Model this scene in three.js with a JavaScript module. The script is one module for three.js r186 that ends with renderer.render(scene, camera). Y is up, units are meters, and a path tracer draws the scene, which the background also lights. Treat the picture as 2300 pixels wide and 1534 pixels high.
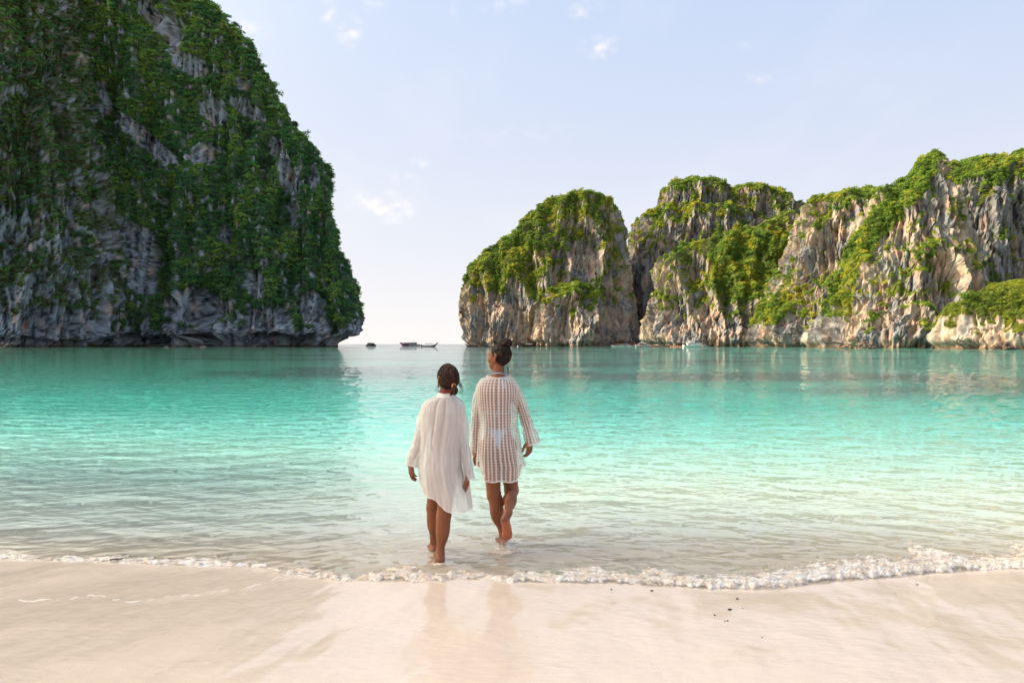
import * as THREE from 'three';
import { mergeGeometries, mergeVertices, toCreasedNormals } from 'three/addons/utils/BufferGeometryUtils.js';
import { createNoise2D, createNoise3D } from 'simplex-noise';

// ---------------------------------------------------------------- camera, sky, sun, exposure
const EYE = 1.68, FPX = 1533, HORIZON = 773;            // eye height over the sea; focal length and horizon in pixels of the 2300 x 1534 photograph
const scene = new THREE.Scene();
const camera = new THREE.PerspectiveCamera(2 * Math.atan(767 / FPX) * 180 / Math.PI, 2300 / 1534, 0.1, 60000);
camera.position.set(0, EYE, 0);
camera.lookAt(0, EYE + (HORIZON - 767) / FPX * 100, -100);
const renderer = new THREE.WebGLRenderer({ antialias: true });
renderer.setSize(1024, 682);
renderer.toneMapping = THREE.LinearToneMapping;
const EXPOSURE = 1.7;
renderer.toneMappingExposure = EXPOSURE;
renderer.shadowMap.enabled = true;

const SUN_AZ = 2 * Math.PI / 180, SUN_EL = 34 * Math.PI / 180;   // azimuth ahead of due left
const SUN = new THREE.Vector3(-Math.cos(SUN_AZ) * Math.cos(SUN_EL), Math.sin(SUN_EL), -Math.sin(SUN_AZ) * Math.cos(SUN_EL));
const sun = new THREE.DirectionalLight(new THREE.Color(1.0, 0.82, 0.60), 5);
sun.position.copy(SUN).multiplyScalar(900).add(new THREE.Vector3(0, 0, -300));
sun.target.position.set(0, 0, -300);
sun.castShadow = true;
Object.assign(sun.shadow.camera, { left: -700, right: 700, top: 700, bottom: -700, near: 1, far: 2500 });
sun.shadow.mapSize.set(4096, 4096);
scene.add(sun, sun.target);

// ---------------------------------------------------------------- numbers and noise
let seed = 12345;
const rnd = () => { seed = (seed + 0x6d2b79f5) | 0; let t = Math.imul(seed ^ (seed >>> 15), 1 | seed); t = (t + Math.imul(t ^ (t >>> 7), 61 | t)) ^ t; return ((t ^ (t >>> 14)) >>> 0) / 4294967296; };
const range = (a, b) => a + (b - a) * rnd();
const n2 = createNoise2D(rnd), n3 = createNoise3D(rnd);
const clamp = (x, a = 0, b = 1) => Math.min(b, Math.max(a, x)), lerp = (a, b, t) => a + (b - a) * t;
const smooth = (x, a, b) => { const t = clamp((x - a) / (b - a)); return t * t * (3 - 2 * t); };
const fbm2 = (x, y, o = 4) => { let s = 0, a = 0.5; for (let i = 0; i < o; i++) { s += a * n2(x, y); x *= 2.03; y *= 2.03; a *= 0.5; } return s; };
const fbm3 = (x, y, z, o = 3) => { let s = 0, a = 0.5; for (let i = 0; i < o; i++) { s += a * n3(x, y, z); x *= 2.03; y *= 2.03; z *= 2.03; a *= 0.5; } return s; };
function table(points) {                                 // smooth interpolation through [x, y] pairs
  return (x) => {
    if (x <= points[0][0]) return points[0][1];
    for (let i = 1; i < points.length; i++) if (x <= points[i][0]) {
      const [x0, y0] = points[i - 1], [x1, y1] = points[i], t = (x - x0) / (x1 - x0);
      return lerp(y0, y1, t * t * (3 - 2 * t) * 0.5 + t * 0.5);
    }
    return points[points.length - 1][1];
  };
}
const at = (X, Y, d) => new THREE.Vector3((X - 1150) / FPX * d, EYE - (Y - HORIZON) / FPX * d, -d);   // the place at distance d on the sight line of a photo pixel
const px = (p) => [1150 - p.x / p.z * FPX, HORIZON + (EYE - p.y) / -p.z * FPX];

// ---------------------------------------------------------------- names
const used = new Map();
function numbered(name) { const k = used.get(name) ?? 0; used.set(name, k + 1); return k ? `${name}_${String(k).padStart(3, '0')}` : name; }
function tag(o, label, category, group, kind) {
  if (label) o.userData.label = label;
  if (category) o.userData.category = category;
  if (group) o.userData.group = group;
  if (kind) o.userData.kind = kind;
  return o;
}
function base(name, position = [0, 0, 0], turn = 0) {
  const g = new THREE.Group(); g.name = numbered(name); g.position.set(...position); g.rotation.y = turn; scene.add(g); return g;
}
function part(name, geometry, material, parent = scene) {
  const m = new THREE.Mesh(geometry, material);
  m.name = parent === scene ? numbered(name) : name; m.castShadow = m.receiveShadow = true;
  parent.add(m); return m;
}
function grid(nu, nv, f, closeU = false) {               // f(i, j, out) puts [x, y, z, u, v]
  const P = new Float32Array((nu + 1) * (nv + 1) * 3), U = new Float32Array((nu + 1) * (nv + 1) * 2), I = [], o = [0, 0, 0, 0, 0];
  for (let j = 0, k = 0; j <= nv; j++) for (let i = 0; i <= nu; i++, k++) {
    f(i, j, o); P[k * 3] = o[0]; P[k * 3 + 1] = o[1]; P[k * 3 + 2] = o[2]; U[k * 2] = o[3]; U[k * 2 + 1] = o[4];
  }
  for (let j = 0; j < nv; j++) for (let i = 0; i < nu; i++) { const a = j * (nu + 1) + i, b = a + 1, c = a + nu + 1, d = c + 1; I.push(a, b, d, a, d, c); }
  const g = new THREE.BufferGeometry();
  g.setAttribute('position', new THREE.BufferAttribute(P, 3)); g.setAttribute('uv', new THREE.BufferAttribute(U, 2)); g.setIndex(I);
  g.computeVertexNormals();
  if (closeU) {                                          // one normal along the seam
    const n = g.attributes.normal, v = new THREE.Vector3(), w = new THREE.Vector3();
    for (let j = 0; j <= nv; j++) { const a = j * (nu + 1), b = a + nu; v.fromBufferAttribute(n, a).add(w.fromBufferAttribute(n, b)).normalize(); n.setXYZ(a, v.x, v.y, v.z); n.setXYZ(b, v.x, v.y, v.z); }
  }
  return g;
}
function colour(g, f) {
  const p = g.attributes.position, n = g.attributes.normal, C = new Float32Array(p.count * 3), c = [0, 0, 0], v = new THREE.Vector3(), w = new THREE.Vector3();
  for (let i = 0; i < p.count; i++) { f(v.fromBufferAttribute(p, i), w.fromBufferAttribute(n, i), c, i); C[i * 3] = c[0]; C[i * 3 + 1] = c[1]; C[i * 3 + 2] = c[2]; }
  g.setAttribute('color', new THREE.BufferAttribute(C, 3)); return g;
}
function texture(n, f, srgb = false, m = n) {
  const data = new Uint8Array(n * m * 4), c = [0, 0, 0, 1];
  for (let y = 0, k = 0; y < m; y++) for (let x = 0; x < n; x++, k += 4) { c[3] = 1; f(x / n, y / m, c); for (let i = 0; i < 4; i++) data[k + i] = clamp(c[i]) * 255; }
  const t = new THREE.DataTexture(data, n, m);
  t.wrapS = t.wrapT = THREE.RepeatWrapping; t.magFilter = t.minFilter = THREE.LinearFilter;
  if (srgb) t.colorSpace = THREE.SRGBColorSpace;
  t.needsUpdate = true; return t;
}
function waves(n, count, kmin, kmax, spread, slope) {    // a tiling normal map of many small waves
  const W = [];
  for (let i = 0; i < count; i++) {
    const k = kmin * Math.pow(kmax / kmin, Math.pow(rnd(), 0.9)), d = Math.PI / 2 + (rnd() + rnd() + rnd() - 1.5) * spread;
    W.push([Math.round(Math.cos(d) * k), Math.round(Math.sin(d) * k), rnd() * 6.283, slope / Math.sqrt(count / 2) * range(0.6, 1.4)]);
  }
  return texture(n, (u, v, c) => {
    let sx = 0, sy = 0;
    for (const [kx, ky, ph, a] of W) { const k = Math.hypot(kx, ky) || 1, s = a * Math.cos(6.28318 * (kx * u + ky * v) + ph); sx += s * kx / k; sy += s * ky / k; }
    const l = Math.hypot(sx, sy, 1); c[0] = 0.5 - 0.5 * sx / l; c[1] = 0.5 - 0.5 * sy / l; c[2] = 0.5 + 0.5 / l;
  });
}
const rgb = (r, g, b) => new THREE.Color().setRGB(r, g, b);
const mat = (r, g, b, roughness = 0.8, more = {}) => new THREE.MeshStandardMaterial({ color: rgb(r, g, b), roughness, ...more });

// ---------------------------------------------------------------- sky: hazy air with a few thin clouds
{
  const W = 1536, H = 768, data = new Float32Array(W * H * 4);
  // wisps: [photo x, photo y, half width, half height, strength, slant]
  const wisps = [[855, 462, 90, 42, 0.8, 0.3], [905, 400, 40, 16, 0.4, 0.3], [945, 368, 30, 14, 0.4, 0.5], [1345, 105, 52, 30, 0.6, -0.3], [785, 70, 38, 42, 0.55, -0.7], [735, 28, 22, 44, 0.5, -0.4], [565, 60, 55, 32, 0.5, 0.3],
    [1130, 8, 60, 26, 0.4, -0.2], [1320, 18, 50, 28, 0.4, -0.4], [840, 4, 34, 24, 0.4, -0.4], [1020, 20, 12, 24, 0.25, -0.3], [1715, 172, 48, 22, 0.25, -0.4], [1690, 100, 36, 14, 0.16, 0], [1160, 300, 200, 30, 0.1, -0.2]];
  for (let r = 0; r < H; r++) {
    const el = ((r + 0.5) / H - 0.5) * Math.PI, y = Math.sin(el), up = Math.max(0, y);
    for (let c = 0; c < W; c++) {
      const az = ((c + 0.5) / W - 0.5) * 2 * Math.PI, x = Math.cos(az) * Math.cos(el), z = Math.sin(az) * Math.cos(el);
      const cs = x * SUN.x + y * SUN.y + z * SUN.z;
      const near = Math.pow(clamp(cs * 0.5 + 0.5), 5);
      const haze = Math.exp(-2.3 * Math.pow(up, 1.15)), low = Math.exp(-up * 9);
      let R = lerp(0.33, 0.95, haze), G = lerp(0.53, 0.94, haze), B = lerp(0.92, 0.955, haze);
      const haloFill = Math.pow(Math.max(cs, 0), 8) * 7.0;  // sun aureole outside the view, strengthened to brighten sand, water and people
      R += 0.05 * low; G += 0.02 * low; B -= 0.02 * low;
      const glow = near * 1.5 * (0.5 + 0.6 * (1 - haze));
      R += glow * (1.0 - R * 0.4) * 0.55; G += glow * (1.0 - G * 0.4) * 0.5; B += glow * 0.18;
      R += haloFill; G += haloFill * 0.88; B += haloFill * 0.68;
      if (y > -0.02) {
        // broad veils of thin high cloud, then the small wisps
        const k = 1 / (up + 0.12), veil = smooth(fbm2(x * k * 1.3 + 5, z * k * 0.5 + 2, 5), 0.0, 0.5) * 0.16 * (1 - low);
        R = lerp(R, 0.95, veil); G = lerp(G, 0.96, veil); B = lerp(B, 1.0, veil);
        if (z < -0.3) {
          const X = 1150 - x / z * FPX, Y = HORIZON + y / z * FPX;
          for (const [wx, wy, hw, hh, s, sl] of wisps) {
            const dx = (X - wx) / hw, dy = (Y - wy - sl * (X - wx) * 0.4) / hh, m = 1 - dx * dx - dy * dy;
            if (m <= 0) continue;
            const f = fbm2((X + Y * sl) / 60 + wx, Y / 26 + wy, 6) + 0.5 * fbm2(X / 17, Y / 12, 3);
            const a = clamp(smooth(f, -0.25, 0.8) * m * 1.7 * s);
            R = lerp(R, 1.12, a); G = lerp(G, 1.08, a); B = lerp(B, 1.04, a);
          }
        }
      }
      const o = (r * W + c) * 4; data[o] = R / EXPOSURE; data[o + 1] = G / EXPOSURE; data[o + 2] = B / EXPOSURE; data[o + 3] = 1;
    }
  }
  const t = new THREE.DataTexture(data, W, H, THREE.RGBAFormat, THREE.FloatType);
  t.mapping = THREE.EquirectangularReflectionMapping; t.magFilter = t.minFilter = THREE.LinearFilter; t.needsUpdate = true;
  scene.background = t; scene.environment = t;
}
// ---------------------------------------------------------------- sand, sea bed and sea
const toD = (Y) => EYE * FPX / (Y - HORIZON);
const shoreY = table([[-900, 1235], [0, 1252], [250, 1262], [400, 1268], [580, 1272], [640, 1290], [800, 1305], [900, 1308], [985, 1311], [1050, 1300], [1150, 1312], [1400, 1317], [1550, 1327], [1750, 1332], [1850, 1318], [2000, 1303], [2150, 1283], [2300, 1277], [3200, 1262]]);
const filmY = table([[-900, 1360], [0, 1366], [150, 1361], [215, 1353], [290, 1367], [430, 1352], [560, 1330], [640, 1295], [720, 1260], [800, 1200]]);
const bearing = (a) => 1150 + a * FPX;
const wob = (a) => 0.03 * fbm2(a * 9, 3.1, 3) + 0.018 * n2(a * 60, 7.7);
const shoreD = (a) => toD(shoreY(bearing(a))) + wob(a);
const edgeD = shoreD, filmD = (a) => Math.min(shoreD(a), toD(filmY(bearing(a))) + wob(a) * 1.4);
const bedDepth = table([[0, 0], [1, 0.05], [2.4, 0.12], [5, 0.30], [10, 0.72], [17, 1.7], [35, 3.6], [95, 5.6], [400, 8], [1000, 14], [3000, 30], [30000, 40]]);
function groundY(x, z) {
  const q = -z - 5.05 - 0.0006 * x * x / (1 + x * x * 0.0004);
  let y = q > 0 ? -bedDepth(q) * (1 - 0.5 * smooth(q, 20, 90) * smooth(x, -10, 70) * smooth(q, 700, 500)) : Math.min(3, -q * 0.065);
  const near = smooth(Math.hypot(x, z), 60, 12);
  if (near > 0) {
    y += near * (0.013 * fbm2(x * 0.35, z * 0.35 + 9, 3) + 0.004 * fbm2(x * 1.3 + 4, z * 1.1, 3));
    if (q < 0.6) { // shallow channels left by the backwash, running down the beach
      const w = smooth(q, 0.6, -0.1) * smooth(q, -4, -2.2);
      y += near * w * 0.006 * fbm2(x * 2.1 + z * 0.5, z * 0.8 + 31, 3);
    }
  }
  return y;
}
const sandGrain = texture(512, (u, v, c) => {
  const s = (k, o) => 0.5 * (n3(Math.cos(u * 6.283) * k, Math.sin(u * 6.283) * k, v * k * 3 + o) * (1 - v) + n3(Math.cos(u * 6.283) * k, Math.sin(u * 6.283) * k, (v - 1) * k * 3 + o) * v);
  const t = 0.93 + 0.05 * s(2, 1) + 0.05 * s(9, 5) + 0.07 * (rnd() - 0.5) - (rnd() < 0.006 ? 0.28 * rnd() : 0);
  c[0] = t; c[1] = t * 0.997; c[2] = t * 0.99;
});
const sandBump = (() => {
  const W = []; for (let i = 0; i < 26; i++) { const k = 3 * Math.pow(9, rnd()), d = 1.57 + (rnd() + rnd() - 1) * 1.5; W.push([Math.round(Math.cos(d) * k), Math.round(Math.sin(d) * k), rnd() * 6.283, 0.22 / Math.sqrt(k)]); }
  return texture(512, (u, v, c) => {
    let h = 0.5; for (const [kx, ky, p, a] of W) h += 0.16 * a * Math.sin(6.28318 * (kx * u + ky * v) + p + 0.8 * Math.sin(6.28318 * (v * 2 + u)));
    c[0] = c[1] = c[2] = h + 0.10 * (rnd() - 0.5);
  });
})();
const wetness = texture(512, (u, v, c) => {                // how smooth the film of water leaves the sand: green is roughness
  const a = u * 6.283, b = v * 6.283, s = (k, o) => n3(Math.cos(a) * k + o, Math.sin(a) * k + Math.cos(b) * k, Math.sin(b) * k - o);
  const t = 0.5 + 0.4 * s(0.8, 3) + 0.25 * s(2.1, 8) + 0.12 * s(5, 1);
  c[0] = c[1] = c[2] = lerp(0.10, 0.40, smooth(t, 0.15, 0.85));
});
for (const [t, r] of [[sandGrain, 1], [sandBump, 1], [wetness, 0.16]]) t.repeat.set(r, r);
const sandMat = new THREE.MeshPhysicalMaterial({ color: rgb(1, 1, 1), vertexColors: true, map: sandGrain, bumpMap: sandBump, bumpScale: 0.011, roughness: 1, clearcoat: 0.7, clearcoatRoughness: 0.10, roughnessMap: wetness, specularIntensity: 0.9, ior: 1.36 });
{
  const ang = [], rad = [];
  for (let i = -330; i <= 330; i++) ang.push(Math.atan(i / 330 * 0.84));
  for (let i = 1; i <= 40; i++) { const t = Math.atan(0.84) + (Math.PI - Math.atan(0.84)) * Math.pow(i / 40, 1.3); ang.push(t); ang.unshift(-t); }
  for (let r = 0.4; r < 2.6; r *= 1.12) rad.push(r);
  for (let r = 2.6; r < 30000; r += Math.max(0.014, Math.min(r * r / 900, r * 0.12))) rad.push(r);
  const g = grid(ang.length - 1, rad.length - 1, (i, j, o) => {
    const x = Math.sin(ang[i]) * rad[j], z = -Math.cos(ang[i]) * rad[j];
    o[0] = x; o[1] = groundY(x, z); o[2] = z; o[3] = x; o[4] = -z;
  });
  colour(g, (p, n, c) => {
    const q = -p.z - 5.05, t = 0.5 + fbm2(p.x * 0.5, p.z * 0.8, 4) * 0.6;
    let r = lerp(0.86, 0.90, t), gg = lerp(0.67, 0.71, t), b = lerp(0.505, 0.55, t);
    if (q > 0) { const k = smooth(q, 0.1, 1.6), far = smooth(q, 2, 8); r = lerp(r, lerp(0.92, 0.89, far), k); gg = lerp(gg, lerp(0.85, 0.88, far), k); b = lerp(b, lerp(0.76, 0.84, far), k); }
    if (q > 16) {                                          // weed and coral patches on the sea bed
      const w = smooth(fbm2(p.x * 0.02 + 3, p.z * 0.035, 4) + 0.22 * smooth(p.x, 5, 35) * smooth(q, 18, 30) * smooth(q, 75, 50) - 0.1 * smooth(p.x, 0, -30), 0.14, 0.36) * smooth(q, 14, 24) * 0.85;
      r = lerp(r, 0.20, w); gg = lerp(gg, 0.22, w); b = lerp(b, 0.22, w);
    }
    c[0] = r; c[1] = gg; c[2] = b;
  });
  tag(part('beach', g, sandMat), 'pale wet sand sloping down under the shallow sea', undefined, undefined, 'structure');
}
const gEdge = (a) => { const d = shoreD(a); return groundY(a * d, -d); };
function ripple(x, z, D) {
  const zz = z - 0.028 * x * x / (1 + 0.004 * x * x), q = -z - 4.6;
  const swell = 0.016 * n2(x * 0.10 + 3, zz * 0.34) * smooth(q, 0.5, 6);
  const mid = 0.36 * n2(x * 0.55, zz * 1.45) + 0.33 * n2(x * 0.9 + 7 + zz * 0.3, zz * 2.4 + 3) + 0.26 * n2(x * 1.7 - zz * 0.5, zz * 4.6) + 0.15 * n2(x * 3.4, zz * 8.5);
  const ridge = 0.35 * (0.5 - Math.abs(n2(x * 0.33 + zz * 0.2 + 20, zz * 0.95)));
  return (swell + (0.026 * mid + 0.020 * ridge) * (0.3 * smooth(q, 0.0, 1.2) + 0.7 * smooth(q, 1.5, 9))) * smooth(D, 90, 25);
}
function seaY(a, D) {
  const x = a * D, z = -D, e = D - shoreD(a), gy = groundY(x, z);
  const film = gy + 0.006 * smooth(D - edgeD(a), 0, 0.07) - 0.003;
  const bore = (0.010 + 0.010 * fbm2(a * 14, 1, 3)) * smooth(e, -0.01, 0.07) * (1 - smooth(e, 0.12, 0.8)) + 0.010 * smooth(e, -0.005, 0.08);
  const lev = lerp(gEdge(a), 0, smooth(e, 0, 1.3)) + bore + ripple(x, z, D);
  return e < -0.02 ? film : Math.max(film, lev);
}
const seaNormal = waves(512, 90, 5, 70, 1.15, 0.23);
seaNormal.repeat.set(1 / 5, 1 / 5);
const seaMat = new THREE.MeshPhysicalMaterial({ color: rgb(0.97, 0.98, 0.96), roughness: 0.03, transmission: 0.97, thickness: 1, ior: 1.333, attenuationColor: rgb(Math.exp(-0.66 * 2), Math.exp(-0.082 * 2), Math.exp(-0.102 * 2)), attenuationDistance: 2, normalMap: seaNormal, normalScale: new THREE.Vector2(1, 1) });
{
  const A = [], E = [0];
  for (let i = -400; i <= 400; i++) A.push(i / 400 * 0.84);
  for (let i = 1, a = 0.84; i <= 26; i++) { a *= 1.22; A.push(a); A.unshift(-a); }
  for (let d = 4.4, e = 0; d + e < 30000;) { e += e < 1.5 ? 0.012 : Math.max(0.016, Math.min((d + e) ** 2 / 1000, (d + e) * 0.14)); E.push(e); }
  const g = grid(A.length - 1, E.length - 1, (i, j, o) => {
    const a = A[i], D = edgeD(a) + E[j];
    o[0] = clamp(a * D, -60000, 60000); o[1] = seaY(a, D); o[2] = -D; o[3] = o[0]; o[4] = D;
  });
  tag(part('sea', g, seaMat), 'clear turquoise bay water with small ripples', undefined, undefined, 'structure');
}
// ---------------------------------------------------------------- limestone cliffs
const rockMat = new THREE.MeshStandardMaterial({ color: rgb(1, 1, 1), vertexColors: true, roughness: 0.95, flatShading: true });
const leafMat = new THREE.MeshPhysicalMaterial({ color: rgb(1, 1, 1), roughness: 0.75, transmission: 0.22, thickness: 0, specularIntensity: 0.35, side: THREE.DoubleSide });
// crowns of many leaf-sized faces: x and z to about 1, y from -0.3 to 0.8
function crownGeometry(leaves, size, flat, seedShift) {
  const P = [], N = [], I = [], c = new THREE.Vector3(), n = new THREE.Vector3(), u = new THREE.Vector3(), w = new THREE.Vector3(), lobes = [];
  for (let i = 0; i < 7; i++) { const a = i * 2.4 + seedShift, r = i ? range(0.35, 0.7) : 0; lobes.push([Math.cos(a) * r, range(-0.05, 0.4) * flat, Math.sin(a) * r, range(0.3, 0.5)]); }
  for (let i = 0; i < leaves; i++) {
    const L = lobes[i % lobes.length];
    do { n.set(range(-1, 1), range(-0.7, 1), range(-1, 1)); } while (n.lengthSq() > 1 || n.lengthSq() < 0.05);
    n.normalize();
    c.copy(n).multiplyScalar(L[3] * Math.pow(rnd(), 0.25)); c.y *= 0.85 * flat + 0.15; c.x += L[0]; c.y += L[1]; c.z += L[2];
    w.set(range(-1, 1), range(-0.8, 1.2), range(-1, 1)).multiplyScalar(0.8).add(n).normalize();
    u.set(range(-1, 1), range(-1, 1), range(-1, 1)).cross(w).normalize();
    const v = new THREE.Vector3().crossVectors(w, u), s = size * range(0.6, 1.25), k = P.length / 3;
    for (const [a, b, d] of [[-1, 0, 0], [0, -0.55, 0.18], [1, 0, 0], [0, 0.55, 0.18]]) {
      P.push(c.x + s * (u.x * a + v.x * b + w.x * d), c.y + s * (u.y * a + v.y * b + w.y * d), c.z + s * (u.z * a + v.z * b + w.z * d));
      const m = new THREE.Vector3().copy(w).multiplyScalar(0.6).add(n).normalize(); N.push(m.x, m.y, m.z);
    }
    I.push(k, k + 1, k + 2, k, k + 2, k + 3);
  }
  const g = new THREE.BufferGeometry();
  g.setAttribute('position', new THREE.Float32BufferAttribute(P, 3)); g.setAttribute('normal', new THREE.Float32BufferAttribute(N, 3)); g.setIndex(I);
  return g;
}
const crowns = [0, 1, 2, 3].map((k) => crownGeometry(150, 0.17, 1, k)).concat([0, 1].map((k) => crownGeometry(110, 0.2, 0.55, k + 9)));

// A mass of rock: level outlines [photo y, left x, right x] at the distance of its axis, rounded in plan; d is the distance of its front.
function massif(o) {
  const D = o.d + o.deep, L = o.metres ?? o.levels.map(([Y, a, b]) => [EYE - (Y - HORIZON) / FPX * D, (a - 1150) / FPX * D, (b - 1150) / FPX * D]);
  L[0][0] = -6;
  const yTop = L[L.length - 1][0], fl = table(L.map((l) => [l[0], l[1]])), fr = table(L.map((l) => [l[0], l[2]])), wMax = Math.max(...L.map((l) => l[2] - l[1]));
  const res = o.res ?? 0.9, n = 2 / (o.square ?? 2.6), ys = [], th = [];
  for (let y = -6; y < yTop; y += res) ys.push(y);
  for (let k = 0; k < 5; k++) ys.push(yTop);
  const deepAt = (y, w) => o.deep * (1 - (o.lean ?? 0.35) * clamp(y / yTop)) * Math.pow(clamp(w / wMax), 0.55);
  const nB = 26;
  { // evenly along the front; coarser where the frame ends
    const S = [[1.06 * Math.PI, 0]], at0 = (t) => [wMax / 2 * Math.sign(Math.cos(t)) * Math.pow(Math.abs(Math.cos(t)), n), o.deep * Math.sign(Math.sin(t)) * Math.pow(Math.abs(Math.sin(t)), n)], mid = (L[0][1] + L[0][2]) / 2;
    for (let k = 1, q = at0(S[0][0]); k <= 6000; k++) { const t = Math.PI * (1.06 - 1.12 * k / 6000), r = at0(t), X = 1150 + (mid + r[0]) / D * FPX; S.push([t, S[k - 1][1] + Math.hypot(r[0] - q[0], r[1] - q[1]) * (o.metres || (X > -150 && X < 2450) ? 1 : 0.08)]); q = r; }
    const all = S[6000][1], nS = Math.round(all / res);
    for (let i = 0, k = 0; i <= nS; i++) { while (k < 5999 && S[k + 1][1] < all * i / nS) k++; th.push(S[k][0]); }
  }
  for (let i = 1; i < nB; i++) th.push(Math.PI * (-0.06 - 0.88 * i / nB));
  th.push(th[0] - 2 * Math.PI);
  const nv = ys.length - 1, nu = th.length - 1, ext = ys.length - 5;
  const g = grid(nu, nv, (i, j, q) => {
    const y = ys[j], k = j >= ext ? 1 - (j - ext + 1) / 5 : 1;
    const xl = fl(y), xr = fr(y), b = deepAt(y, xr - xl) * k, a = (xr - xl) / 2 * k, c = Math.cos(th[i]), s = Math.sin(th[i]);
    const bend = o.bend ? o.bend((xl + xr) / 2 + a * c, y) : 0;
    q[0] = (xl + xr) / 2 + a * Math.sign(c) * Math.pow(Math.abs(c), n); q[1] = y + (1 - k) * 1.5; q[2] = -D + b * Math.sign(s) * Math.pow(Math.abs(s), n) + bend * Math.max(0, s);
    q[3] = q[0] * 0.2; q[4] = y * 0.2;
  }, true);
  // weathering: ribs, flutes, ledges, and the notch that the sea has cut
  const p = g.attributes.position, nn = g.attributes.normal, R = o.rough ?? 1, sh = o.shift ?? 0, d0 = new Float32Array(p.count);
  for (let i = 0; i < p.count; i++) {
    const x = p.getX(i), y = p.getY(i), z = p.getZ(i), t = x + z * 0.35 + sh;
    const warp = 3 * n3(x / 30 + sh, y / 30, z / 30);
    const rib = 0.6 - 1.6 * Math.abs(n3((x + warp) / 30 + sh, y / 140, z / 34)), mid = 0.5 - 1.4 * Math.abs(n3((x + warp) / 11 + sh, y / 95, z / 12)), fl1 = 1 - 2 * Math.abs(n3((x + warp * 0.6) / 6 + sh, y / 75, z / 7)), fl2 = 1 - 2 * Math.abs(n3((x + warp * 0.3) / 3 + sh, y / 45, z / 3.4));
    const ledge = n3(x / 26, y / 8 + sh, z / 26) + 0.35 * n3(x / 12, y / 2.5, z / 12);
    let d = R * (7.0 * rib + 2.7 * mid + 1.5 * fl1 + 1.0 * fl2 + (o.ledge ?? 0.3) * ledge + 0.4 * n3(x / 1.5, y / 6, z / 1.5));
    const ca = n3((x + warp) / 8 + sh + 60, y / 110, z / 9), cb = n3((x + warp * 0.4) / 3.6 + sh + 90, y / 60, z / 4), slab = Math.abs((((x + z * 0.6) / 6.5 + 0.5 * n3(x / 20, y / 40, z / 20) + 60 + sh) % 1) - 0.5);
    d += R * (0.8 * slab * 2 - 2.0 * Math.exp(-((ca / 0.06) ** 2)) - 1.0 * Math.exp(-((cb / 0.07) ** 2)));
    const top = smooth(yTop - y, 0, 10); d = (d - (o.inset ?? 3) * R) * (0.35 + 0.65 * top);
    const cut = (o.cutAt ?? 3.2) + 1.6 * n2(t / 14, 3) + 0.8 * n2(t / 4, 8);
    d -= (o.notch ?? 4) * (o.tip ? 1 - 0.6 * smooth(x, o.tip - 14, o.tip) : 1) * smooth(y, cut + 1.2, cut - 1.6) * (0.75 + 0.5 * n2(t / 18, 5));
    if (o.cut) d += o.cut(x, y, z);
    d0[i] = d;
  }
  for (let i = 0; i < p.count; i++) p.setXYZ(i, p.getX(i) + nn.getX(i) * d0[i], p.getY(i) + Math.max(nn.getY(i), -0.2) * d0[i], p.getZ(i) + nn.getZ(i) * d0[i]);
  const flat = nn.clone();                               // the broad slope, before the weathering
  g.computeVertexNormals();
  for (let j = 0; j <= nv; j++) { const a = j * (nu + 1), b = a + nu; nn.setXYZ(b, nn.getX(a), nn.getY(a), nn.getZ(a)); }
  const cover = new Float32Array(p.count), v = new THREE.Vector3();
  for (let i = 0; i < p.count; i++) cover[i] = o.cover(v.fromBufferAttribute(p, i), flat.getY(i), nn.getY(i));
  const warm = (o.warm ?? 0.5), tone = o.tone ?? 0.88;
  colour(g, (q, m, c, i) => {
    const streak = n3(q.x / 3.2 + sh, q.y / 55, q.z / 3.2), blot = fbm3(q.x / 22 + sh, q.y / 26, q.z / 22, 3), grain = n3(q.x / 1.3, q.y / 2, q.z / 1.3);
    const w = smooth(warm + blot * 1.1 + 0.25 * streak, 0.25, 0.95), red = smooth(n3(q.x / 9 + 40, q.y / 22, q.z / 9 + sh) + warm * 0.35, 0.45, 0.85);
    let r = lerp(0.25, 0.56, w), gg = lerp(0.25, 0.445, w), b = lerp(0.248, 0.335, w);
    r = lerp(r, 0.54, red * 0.5); gg = lerp(gg, 0.30, red * 0.5); b = lerp(b, 0.17, red * 0.5);
    if (o.cool) { r *= 0.9; b *= 1.12; }
    const fine = n3(q.x / 1.7 + sh, q.y / 16, q.z / 1.7), stain = (1 - 0.3 * smooth(fine, 0.05, 0.5)) * 1 - 0.66 * smooth(streak + 0.6 * blot + 0.3 * grain + 0.2, 0.1, 0.7) * (1.1 - 0.6 * w); // dark lichen in vertical streaks
    let k = tone * stain * (0.95 + 0.2 * grain);
    r *= k; gg *= k; b *= k;
    const tide = smooth(q.y, 1.6 + 0.8 * n2(q.x / 5, q.z / 5), 0.4) * 0.8; // weed and rust coloured band between the tides
    r = lerp(r, 0.15, tide); gg = lerp(gg, 0.085, tide); b = lerp(b, 0.035, tide);
    const m2 = smooth(cover[i], -0.12, 0.1);               // low creepers and moss between the shrubs
    c[0] = lerp(r, o.moss?.[0] ?? 0.07, m2 * 0.85); c[1] = lerp(gg, o.moss?.[1] ?? 0.085, m2 * 0.85); c[2] = lerp(b, o.moss?.[2] ?? 0.02, m2 * 0.85);
  });
  const root = base(o.name);
  tag(root, o.label, o.category, undefined, o.kind);
  part('rock', g, rockMat, root);
  // vegetation
  const idx = g.index.array, area = [], tri = [], A = new THREE.Vector3(), B = new THREE.Vector3(), C = new THREE.Vector3(), X = new THREE.Vector3();
  let total = 0;
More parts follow.
